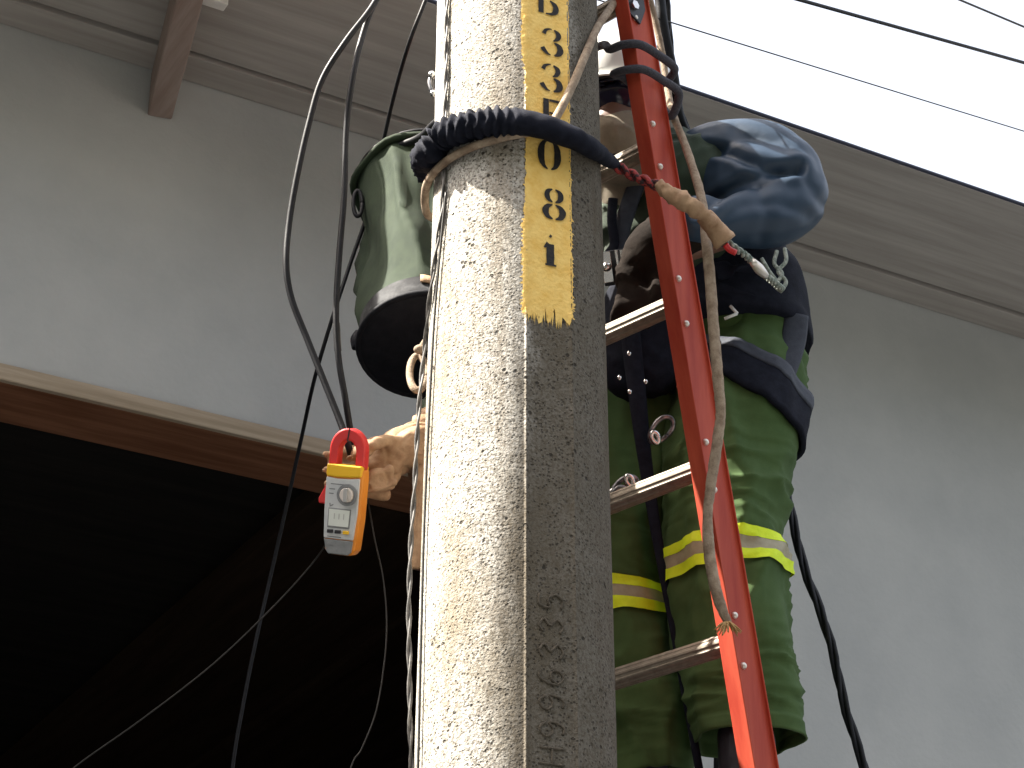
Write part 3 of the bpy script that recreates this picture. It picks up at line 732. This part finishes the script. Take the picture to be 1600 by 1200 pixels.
obj('dial_grip', mp_(prism([(dc[0]+x*S, dc[1]+y*S) for x, y in ((-3.5,-11),(3.5,-11),(3.5,11),(-3.5,11))], .022, .0275)), M['dial'], dl, False, .001)
obj('display_bezel', mp_(prism(pl([(-21,-24),(18,-24),(17,-55),(-21,-55)]), .014, .0165)), M['meter_dark'], meter, False, .001)
lc = obj('display', mp_(prism(pl([(-19,-26),(16,-26),(15,-52),(-19,-52)]), .0160, .0172)), M['lcd'], meter, False)
for i, (x, y) in enumerate(((-10,-36),(-2,-36),(6,-36))):
    obj('digit_segment', mp_(prism(pl([(x,y-5),(x+1.2,y-5),(x+1.2,y+4),(x,y+4)]), .0170, .0176)), M['dial'], lc, False)
for i, x in enumerate((-20,-7,7)):
    obj('button', mp_(prism(pl([(x,-58),(x+10,-57.5),(x+10,-63),(x,-63.5)]), .0140, .0185)), M['yellow'] if i == 2 else M['blackpl'], meter, False, .001)
for (x0,x1,y) in ((-20,10,14),(-22,-12,6),(-22,-14,-1),(-20,4,-68),(-20,-8,-80)):
    obj('printed_line', mp_(prism(pl([(x0,y),(x1,y),(x1,y-1.6),(x0,y-1.6)]), .0152, .0158)), M['meter_dark'], fp, False)
obj('small_hook_mark', mp_(prism(pl([(-20,-17),(-18,-17),(-18,-20),(-13,-18),(-13,-20),(-19,-23)]), .0152, .0158)), M['meter_dark'], fp, False)
# red jaws: an arch with rectangular section, split at the top
def arch(r0x, r1x, top0, top1, base, z0, z1, n=28):
    vs = []; fs = []
    outp = [(r1x, base)]+[(r1x*math.cos(a), (top1-r1x*1.15)+r1x*1.15*math.sin(a)) for a in [math.pi*i/n for i in range(n+1)]]+[(-r1x, base)]
    inp = [(r0x, base)]+[(r0x*math.cos(a), (top0-r0x*1.25)+r0x*1.25*math.sin(a)) for a in [math.pi*i/n for i in range(n+1)]]+[(-r0x, base)]
    m = len(outp)
    for z, pp in ((z0,outp),(z1,outp),(z1,inp),(z0,inp)):
        vs += [V((x*S, y*S, z)) for x, y in pp]
    for q in range(4):
        for i in range(m-1): fs.append((q*m+i, q*m+i+1, ((q+1)%4)*m+i+1, ((q+1)%4)*m+i))
    fs += [(0,m,2*m,3*m),(m-1,2*m-1,3*m-1,4*m-1)]
    return vs, fs
obj('jaw', mp_(arch(15, 30, 82, 101, 8, -.016, .008)), M['meter_red'], meter, False, .004, 4)
obj('jaw_seam', mp_(prism(pl([(-1,80.5),(1,80.5),(3,98),(1,101.5)]), -.0162, .0086)), M['blackpl'], meter, False)
obj('trigger', mp_(prism(pl([(-29,22),(-34,8),(-44,-12),(-43,-20),(-30,-20)]), -.012, .006)), M['meter_red'], meter, False, .003, 3)

# ================================================================== LINEMAN
feet = P(1100, 1250, 3.75)
man = empty('person', (feet.x, feet.y, 0)); tag(man, 'worker in green trousers, harness, blue rubber sleeve and white helmet standing on the ladder', 'person')
man.location = V((feet.x, feet.y, 2.35))
ML = lambda vf: local(man, vf)
def mobj(name, vf, m, parent=None, **k): return obj(name, ML(vf), m, parent or man, **k)
def mremesh(name, vf, vox, m, **k): return remesh(name, ML(vf), vox, m, man, **k)
SIDE = -dr      # person's right-to-left axis, as the rungs run
# key joints
HEAD = P(970, 180, 3.66); NECK = P(992, 242, 3.76); CHEST = P(1035, 335, 3.82); PELV = P(1112, 515, 3.95)
SHL = P(1088, 262, 3.74); ELL = P(1240, 305, 3.70); WRL = P(1035, 400, 3.62)
SHR = P(860, 290, 3.92); ELR = P(770, 560, 3.82); WRR = P(668, 692, 3.54)
HPL = P(1160, 540, 3.90); KNL = P(1136, 800, 3.78); ANL = P(1168, 1195, 3.76)
HPR = P(1050, 540, 3.99); KNR = P(965, 830, 3.90); ANR = P(1000, 1235, 3.90)
body = []
HM3 = Matrix.Rotation(R_(-14), 3, 'Z')
body.append(ball(HEAD, (.078,.096,.112), 24, 18, HM3))
body.append(ball(HEAD+HM3 @ V((0,-.092,-.012)), (.014,.020,.022), 12, 8))                # nose
body.append(ball(HEAD+HM3 @ V((0,-.075,-.065)), (.045,.03,.04), 12, 8))                 # jaw
for s in (-1,1): body.append(ball(HEAD+HM3 @ V((s*.080,.01,-.01)), (.010,.020,.030), 10, 8))
body.append(chain([HEAD+V((.01,.03,-.06)), NECK, CHEST+V((0,0,.09))], [.055,.055,.075]))
body.append(loft([(*(CHEST+V((0,0,.13))),.10,.07),(*CHEST,.165,.105),(*(CHEST.lerp(PELV,.5)),.145,.10),(*PELV,.16,.11),(*(PELV+V((0,0,-.1))),.13,.10)], SIDE, 32, 8))
body.append(chain([SHL, P(1165,262,3.73), ELL, P(1150,352,3.66), WRL], [.055,.050,.042,.040,.030]))
body.append(chain([SHR, SHR.lerp(ELR,.5), ELR, ELR.lerp(WRR,.5), WRR], [.055,.050,.042,.038,.030]))
body.append(chain([CHEST+V((0,0,.08)), SHL], [.07,.055])); body.append(chain([CHEST+V((0,0,.08)), SHR], [.07,.055]))
for h, kn, an in ((HPL,KNL,ANL),(HPR,KNR,ANR)):
    body.append(chain([PELV+V((0,0,-.03)), h, h.lerp(kn,.5), kn, kn.lerp(an,.4), an], [.09,.085,.072,.055,.052,.038]))
mremesh('body', join(*body), .010, M['skin'], smooth_it=4)
# eyes, glasses
for s in (-1,1):
    mobj('eye', ball(HEAD+HM3 @ V((s*.032,-.086,.012)), .012, 12, 8), M['helmet'])
lens = []
for s in (-1,1):
    lens.append(ball(HEAD+HM3 @ V((s*.036,-.080,.006)), (.042,.030,.034), 18, 12, HM3))
lens.append(tube([HEAD+HM3 @ V(q) for q in ((-.086,.01,.014),(-.075,-.06,.016),(0,-.108,.016),(.075,-.06,.016),(.086,.01,.014))], .004, 8, 6))
lens.append(ball(HEAD+HM3 @ V((0,-.026,-.010)), (.091,.086,.046), 28, 14, HM3))
mobj('safety_glasses', join(*lens), M['lens'])
# balaclava over the lower face and neck
def hood_d(p):
    q = p; return .004*ridge(q, (14,14,26), 2.0)-.002
hood = [ball(HEAD+HM3 @ V((0,-.012,-.090)), (.088,.100,.072), 24, 16, HM3), ball(HEAD+HM3 @ V((0,-.080,-.078)), (.022,.026,.026), 12, 10),
        chain([HEAD+V((.004,.01,-.08)), NECK+V((0,0,-.005)), NECK+V((.01,.01,-.06))], [.072,.078,.095])]
mremesh('hood', join(*hood), .006, M['hood'], smooth_it=8, disp=hood_d)
# helmet
HC = HEAD + V((0,.004,.066)); tilt = Matrix.Rotation(R_(20), 3, 'X') @ Matrix.Rotation(R_(-14), 3, 'Z')
hv, hf = [], []; n = 48; k = 16
for i in range(k+1):
    a = math.pi/2*i/k
    for j in range(n):
        b = 2*math.pi*j/n; r = math.cos(a)
        hv.append(HC + tilt @ V((.112*r*math.cos(b), .136*r*math.sin(b), .125*math.sin(a)**.9 + (.006 if abs(math.cos(b)) < .25 and i > 2 else 0))))
for i in range(k):
    for j in range(n): hf.append((i*n+j, i*n+(j+1)%n, (i+1)*n+(j+1)%n, (i+1)*n+j))
hel = mobj('helmet', (hv, hf), M['helmet']); s_ = hel.modifiers.new('s','SOLIDIFY'); s_.thickness = .004
bv, bf_ = [], []
for j in range(n):
    b = 2*math.pi*j/n; e = .008 + .016*max(0, -math.sin(b))**2
    bv.append(HC + tilt @ V((.110*math.cos(b), .134*math.sin(b), .004))); bv.append(HC + tilt @ V(((.112+e)*math.cos(b), (.136+e)*math.sin(b), -.008)))
for j in range(n): bf_.append((2*j, 2*((j+1)%n), 2*((j+1)%n)+1, 2*j+1))
brm = obj('brim', local(man, (bv, bf_)), M['helmet'], hel); s_ = brm.modifiers.new('s','SOLIDIFY'); s_.thickness = .004
mobj('brim_lining', ball(HC+V((0,0,-.004)), (.105,.128,.012), 24, 8, tilt), M['blackpl'])
mobj('chin_strap', tube([HEAD+HM3 @ V(q) for q in ((-.088,.0,.04),(-.090,-.01,-.03),(-.055,-.05,-.12),(0,-.07,-.145),(.055,-.05,-.12),(.090,-.01,-.03),(.088,.0,.04))], .006, 8, 8, flat=.4), M['web'])

# shirt: torso and the arm behind the pole
def shirt_d(p): return .012*ridge(p, (9,9,16), 4.0) + .004*noise.noise(p*30) - .006
sh = [loft([(*(CHEST+V((-.02,-.02,.14))),.085,.07),(*(CHEST+V((0,0,.09))),.175,.11),(*CHEST,.185,.125),(*(CHEST.lerp(PELV,.5)),.165,.12),(*PELV,.170,.125)], SIDE, 40, 8),
      chain([SHR, SHR.lerp(ELR,.5), ELR, ELR.lerp(WRR,.75)], [.078,.066,.060,.052]), chain([SHL+V((-.05,.03,.02)), SHL], [.085,.075])]
mremesh('shirt', join(*sh), .008, M['shirt'], smooth_it=5, disp=shirt_d)
mobj('collar', tube([NECK+V((math.cos(a)*.075, math.sin(a)*.075-.005, -.055-.02*math.sin(-a))) for a in [i*math.pi/8 for i in range(17)]], .016, 10, 4, flat=.6), M['shirt'])

# rubber insulating sleeve on the raised arm
cre = [([(1100,232),(1140,240),(1180,258),(1215,266),(1248,263)], .015, 8), ([(1088,335),(1120,310),(1155,288),(1200,274),(1245,266)], .013, 8),
       ([(1250,262),(1262,285),(1285,320)], .006, 8), ([(1130,345),(1160,322),(1215,318),(1260,335)], .005, 9), ([(1150,205),(1190,222),(1230,228)], .004, 9), ([(1185,300),(1200,335),(1190,372)], .004, 9)]
crl = [(cr(p, 8), d, wd) for p, d, wd in cre]
def sleeve_d(p):
    x, y = proj(p+man.location); h = 0
    for pts, dpt, wd in crl:
        dm = min((x-a)**2+(y-b)**2 for a, b in pts); dd = math.sqrt(dm)
        h += -.75*dpt*math.exp(-(dd/wd)**2) + .25*dpt*math.exp(-((dd-wd*2.0)/(wd*1.0))**2)
    return h + .004*noise.noise(p*7) + .0010*ridge(p, (11,11,14), 1.3)
slv = [chain([P(1072,262,3.74), P(1108,240,3.73), P(1150,236,3.72), P(1195,240,3.71), P(1232,272,3.70)], [.060,.064,.068,.070,.072]),
       chain([P(1226,268,3.70), P(1234,308,3.69), P(1210,338,3.66), P(1160,345,3.63), P(1110,345,3.60), P(1080,345,3.585)], [.076,.078,.066,.056,.052,.050]),
       ball(P(1186,292,3.69), (.130,.08,.102))]
sv = mremesh('rubber_sleeve', join(*slv), .0042, M['rubber'], smooth_it=22, disp=sleeve_d)
sm_ = sv.modifiers.new('sm', 'SMOOTH'); sm_.factor = .5; sm_.iterations = 5

# trousers: two legs and the seat
def leg_rows(rows): 
    out = []
    for cx, cy, hw, y in rows:
        p = P(cx, cy, y); out.append((*p, hw/pxm(p), hw/pxm(p)*.92))
    return out
def leg_d(seed, hem=True):
    def d(p, s, t):
        f = .022*ridge(p, (9,9,4), seed) + .0045*ridge(p, (11,11,16), seed+5) - .012
        f += .004*math.sin(t*3+s*8+seed)
        f += .014*math.exp(-((s-.88)/.07)**2)*(ridge(p, (7,7,26), seed+9)-.4) + .012*math.exp(-((s-.45)/.09)**2)*(ridge(p, (6,6,24), seed+3)-.4)
        if s > .965: f += .004
        f += .0018*math.exp(-((t-.42)/.05)**2) + .0035*math.exp(-((t-1.35-.5*s)/.06)**2) - .006*math.exp(-((s-.52-.10*math.sin(t*1.0+seed))/.02)**2)*max(0, math.sin(t+seed))
        return f
    return d
LL = leg_rows([(1150,505,92,3.91),(1160,560,94,3.90),(1156,620,98,3.87),(1138,700,105,3.83),(1130,770,100,3.81),(1135,840,92,3.80),(1141,910,92,3.80),(1150,1000,94,3.80),(1164,1080,92,3.80),(1170,1160,84,3.80)])
RL = leg_rows([(1045,520,88,4.0),(1030,600,92,3.99),(1000,700,96,3.97),(975,790,95,3.95),(962,870,90,3.94),(960,950,90,3.94),(970,1040,92,3.94),(985,1120,94,3.94),(1000,1225,86,3.94)])
legs = []
for rows, sd_ in ((LL,1.0),(RL,7.0)):
    legs.append(loft(rows, SIDE, 72, 22, leg_d(sd_), cap=False))
seat_ = loft([(*(PELV+V((0,0,.07))),.165,.12),(*PELV,.185,.13),(*(PELV+V((-.01,0,-.07))),.185,.13),(*(PELV+V((-.02,0,-.14))),.13,.10)], SIDE, 48, 8, lambda p, s, t: .006*ridge(p,(9,9,14),3.0))
tr_ = mobj('trousers', join(legs[0], legs[1], seat_), M['trouser'])
s_ = tr_.modifiers.new('s','SOLIDIFY'); s_.thickness = .004; s_.offset = -1
# pressed side seam and fly lines: thin stitched ridges
def on_leg(rows, u, t, off):
    c = cr(rows, 22); i = min(len(c)-2, max(0, int(u*(len(c)-1)))); q = c[i]; pts = [V(x[:3]) for x in c]; T, _ = frames(pts)
    a = (SIDE - T[i]*SIDE.dot(T[i])).normalized(); b = T[i].cross(a)
    d = a*math.cos(t)*q[3] + b*math.sin(t)*q[4]; return pts[i]+d+d.normalized()*off
def leg_band(rows, disp, u0, u1, off, slope=0.0, n=72, k=5, ph=0.0):
    c = cr(rows, 22); pts = [V(x[:3]) for x in c]; T, _ = frames(pts); m = len(c); vs, fs = [], []
    def at(u, t):
        f = max(0, min(m-1.001, u*(m-1))); i = int(f); w_ = f-i; q = [c[i][z]*(1-w_)+c[i+1][z]*w_ for z in range(5)]
        a = (SIDE - T[i]*SIDE.dot(T[i])).normalized(); b = T[i].cross(a); p0 = V(q[:3])
        d = a*math.cos(t)*q[3] + b*math.sin(t)*q[4]; p = p0+d; return p + d.normalized()*(disp(p, u, t)+off)
    for i in range(k+1):
        for j in range(n):
            t = 2*math.pi*j/n; u = u0+(u1-u0)*i/k + slope*math.cos(t+ph); vs.append(at(u, t))
    for i in range(k):
        for j in range(n): fs.append((i*n+j, i*n+(j+1)%n, (i+1)*n+(j+1)%n, (i+1)*n+j))
    return vs, fs
def u_of(rows, row):
    c = cr(rows, 22); return min((abs(proj(V(q[:3]))[1]-row), i/(len(c)-1)) for i, q in enumerate(c))[1]
for rows, sd_, r0 in ((LL,1.0,858),(RL,7.0,932)):
    dsp = leg_d(sd_)
    ua = u_of(rows, r0); du = .0 + (u_of(rows, r0+100)-ua)/100.0
    for a, b, m_, of, nm in ((0,17,'hivis',.0075,'fluorescent_band'),(17,38,'reflect',.0068,'reflective_band'),(38,56,'hivis',.0075,'fluorescent_band')):
        mobj(nm, leg_band(rows, dsp, ua+du*a, ua+du*b, of), M[m_], tr_)

# harness
har = mobj('harness_belt', loft([(*(PELV+V((0,0,-.055))),.210,.180),(*(PELV+V((0,0,-.030))),.224,.194),(*(PELV+V((-.006,0,.05))),.220,.188),(*(PELV+V((-.016,0,.12))),.208,.170),(*(PELV+V((-.03,0,.19))),.19,.15)], (SIDE+V((0,0,.25))).normalized(), 56, 6, lambda p, s, t: .006*noise.noise(p*22)+.004*math.sin(s*14)), M['web'])
for (nm, pts, r, fl, m_) in (
    ('waist_strap', [P(1118,452,3.74), P(1150,462,3.75), P(1185,470,3.77), P(1222,478,3.82), P(1248,492,3.88)], .016, .35, 'web'),
    ('waist_strap', [P(1118,425,3.74), P(1150,420,3.74), P(1185,430,3.76), P(1215,455,3.80)], .020, .35, 'web'),
    ('hip_strap', [P(1244,492,3.80), P(1240,530,3.79), P(1230,565,3.77), P(1214,604,3.75)], .026, .22, 'webgrey'),
    ('chest_strap', [P(1010,250,3.70), P(990,300,3.70), P(975,345,3.71), P(962,400,3.72)], .018, .25, 'webgrey'),
    ('chest_strap', [P(958,310,3.70), P(956,345,3.70), P(960,380,3.71), P(952,395,3.71)], .010, .3, 'web'),
    ('hanging_strap', [P(978,440,3.72), P(985,520,3.72), P(996,620,3.74), P(1008,720,3.76), P(1030,860,3.79), P(1052,980,3.80), P(1072,1090,3.80), P(1093,1205,3.80)], [.020,.020,.018,.014,.010,.008,.008,.008], .35, 'web'),
    ):
    mobj(nm, tube(pts, r, 12, 8, flat=fl, side=RT), M[m_], har)
# dark apron / pouch between belt and thigh, seen through the rungs
def pouch_d(p): return .010*ridge(p, (12,12,10), 9.0)
ph_ = [loft([(*P(1005,455,3.78),.075,.05),(*P(1000,520,3.79),.085,.06),(*P(1000,585,3.80),.080,.055),(*P(1003,615,3.81),.05,.04)], RT, 24, 6)]
remesh('tool_pouch', ML(join(*ph_)), .007, M['web'], man, 5, pouch_d)
# thigh loops: padded band round each thigh, hanging lower behind
def thigh_pad(name, rows, sd_, row, slope, ph, h):
    u = u_of(rows, row); du = (u_of(rows, row+100)-u)/100.0; dsp = leg_d(sd_)
    o = mobj(name, leg_band(rows, dsp, u, u+du*h, .010, slope, ph=ph, k=8), M['web'], har); s_ = o.modifiers.new('s','SOLIDIFY'); s_.thickness = .010; s_.offset = 0
    o2 = mobj('thigh_strap', leg_band(rows, dsp, u-du*3, u+du*16, .017, slope, ph=ph, k=4), M['webgrey' if sd_ == 1 else 'web'], har)
    s_ = o2.modifiers.new('s','SOLIDIFY'); s_.thickness = .003
thigh_pad('thigh_pad', LL, 1.0, 602, .050, R_(20), 58)
thigh_pad('thigh_pad', RL, 7.0, 610, .02, R_(20), 40)
mobj('buckle', join(*[xf(box((-.012,-.003,-.03),(.012,.003,.03)), Matrix.Translation(P(1196,592,3.74)) @ Matrix.Rotation(R_(40),4,'Y'))]), M['blackpl'], har, smooth=False, bevel=.002)
# chrome buckle plates seen beside the pole
def plate_at(px, py, y, w_, h_, rot, m_, nm='buckle_plate', t=.004):
    p = P(px,py,y); Q = Matrix.Translation(p) @ Matrix(((1,0,0,0),(0,math.cos(TH),-math.sin(TH),0),(0,math.sin(TH),math.cos(TH),0),(0,0,0,1))) @ Matrix.Rotation(R_(rot),4,'Y')
    return mobj(nm, xf(box((-w_/2,-t,-h_/2),(w_/2,t,h_/2)), Q), M[m_], har, smooth=False, bevel=.0015)
plate_at(949,418,3.66,.020,.062,-8,'steel'); plate_at(966,417,3.655,.006,.068,-8,'steel','buckle_bar'); plate_at(974,417,3.655,.006,.068,-8,'steel','buckle_bar')
plate_at(983,404,3.66,.005,.030,-8,'steel','buckle_bar'); plate_at(990,432,3.66,.012,.036,-12,'darksteel'); plate_at(961,418,3.668,.05,.07,-8,'blackpl','buckle_back')
mobj('buckle_pin', ball(P(948,417,3.648), .010, 14, 8), M['steel'], har)
for px, py in ((978,468),(960,505),(983,552),(968,590),(984,612),(1009,596)):
    mobj('grommet', ball(P(px,py,3.70), (.0045,.003,.006), 8, 6), M['steel'], har)
# carabiners
def biner(px, py, y, s, rot):
    c = P(px,py,y); pts = []
    for i in range(25):
        a = 2*math.pi*i/24; x, z = .55*math.cos(a)*(1+.15*math.sin(a)), math.sin(a)
        X = x*math.cos(rot)-z*math.sin(rot); Z = x*math.sin(rot)+z*math.cos(rot); pts.append(c + RT*X*s + UP*Z*s)
    return tube(pts, .0052, 8, 2)
for px, py, y, s, r in ((1033,672,3.72,.030,-.7),(975,764,3.70,.030,-.9),(966,780,3.69,.024,-.4)):
    mobj('carabiner', biner(px,py,y,s,r), M['darksteel'], har)
for px, py, y in ((1024,684,3.715),(960,775,3.69),(984,752,3.69)):
    mobj('ring', biner(px,py,y,.011,.4), M['steel'], har)
# white V mark on the belt
vm = tube([P(1132,498,3.745), P(1152,491,3.74), P(1142,478,3.742)], .0036, 6, 2, flat=.5)
vm = join(tube([P(1132,498,3.735), P(1152,490,3.732)], .0034, 6, 2), tube([P(1152,490,3.732), P(1141,478,3.734)], .0034, 6, 2))
mobj('belt_mark', vm, M['helmet'], har)
# braided cord loops hanging from the sleeve at the hip
for pts in ([(1214,392),(1210,412),(1222,428),(1212,446),(1222,456)], [(1226,388),(1228,408),(1216,424),(1228,440),(1220,455)], [(1190,404),(1202,424),(1214,440),(1219,452)]):
    mobj('braided_cord', tube([P(a,b,3.60+.0*i) for i,(a,b) in enumerate(pts)], .0042, 8, 8), M['greencord'], har)
# boots on the rung
def boot(an, side_t):
    fwd = -nl; z = an
    p = [an+V((0,0,.05)), an+V((0,0,-.02)), an+V((0,0,-.07))]
    q = [an+V((0,0,-.075)), an+fwd*.07+V((0,0,-.085)), an+fwd*.15+V((0,0,-.09))]
    return join(chain(p, [.055,.055,.05]), chain(q, [.045,.045,.038]))
for an in (ANL, ANR): mremesh('boot', boot(an, 0), .008, M['boot'], smooth_it=6, disp=lambda p: .002*noise.noise(p*40))

# ------------------------------------------------------------------ gloves
def glove_d(p): return .003 - .009*ridge(p, (13,13,17), 2.2) - .002*ridge(p, (30,30,40), 6.2) + .003*noise.noise(p*22)
# hand on the meter
gl = [chain([P(662,694,3.53), P(640,702,3.505), P(612,712,3.485)], [.052,.050,.040]), ball(P(604,722,3.475), (.036,.026,.048)),
      chain([P(676,668,3.57), P(664,735,3.53)], [.040,.036])]
for i, (ry, x3, r) in enumerate(((706,512,.0135),(728,508,.0140),(750,512,.0135),(770,530,.012))):
    gl.append(chain([P(598,ry+4,3.472), P(570,ry,3.470), P(540,ry+2,3.474), P(x3,ry+6,3.455)], [r*1.25,r*1.12,r,r*.9], 10, 5))
gl.append(chain([P(622,694,3.47), P(596,690,3.435), P(570,702,3.415), P(549,716,3.432)], [.020,.017,.015,.012], 10, 5))
gl.append(chain([P(606,735,3.44), P(585,742,3.432), P(578,756,3.436)], [.014,.012,.010], 8, 5))
gl.append(chain([P(612,756,3.45), P(590,764,3.44), P(576,768,3.445)], [.013,.012,.010], 8, 5))
mremesh('leather_glove', join(*gl), .0028, M['leather'], smooth_it=9, disp=glove_d)
# gauntlet flap of the glove hanging down beside the pole
fl_ = tube([P(657,650,3.50), P(656,720,3.49), P(655,800,3.485), P(654,862,3.48), P(653,889,3.48)], [.016,.014,.013,.014,.013], 12, 8, crump(.003,60), .4, RT)
mobj('glove_strap', fl_, M['leather'])
# hand behind the near rail
g2 = [chain([P(1085,350,3.60), P(1045,372,3.62), P(1012,402,3.64)], [.052,.060,.056]), ball(P(996,432,3.65), (.05,.035,.052))]
for i, (dx, l) in enumerate(((-24,.9),(-8,1.0),(8,1.0),(24,.9))):
    g2.append(chain([P(996+dx*.8,450,3.64), P(990+dx,480,3.625), P(985+dx*.95,500,3.645), P(990+dx*.9,506,3.67)], [.015,.014,.013,.012], 10, 5))
g2.append(chain([P(1022,420,3.63), P(1030,448,3.61), P(1024,470,3.615)], [.018,.015,.013], 10, 5))
mremesh('leather_glove', join(*g2), .005, M['leather_shaded'], smooth_it=10, disp=lambda p: .4*glove_d(p))
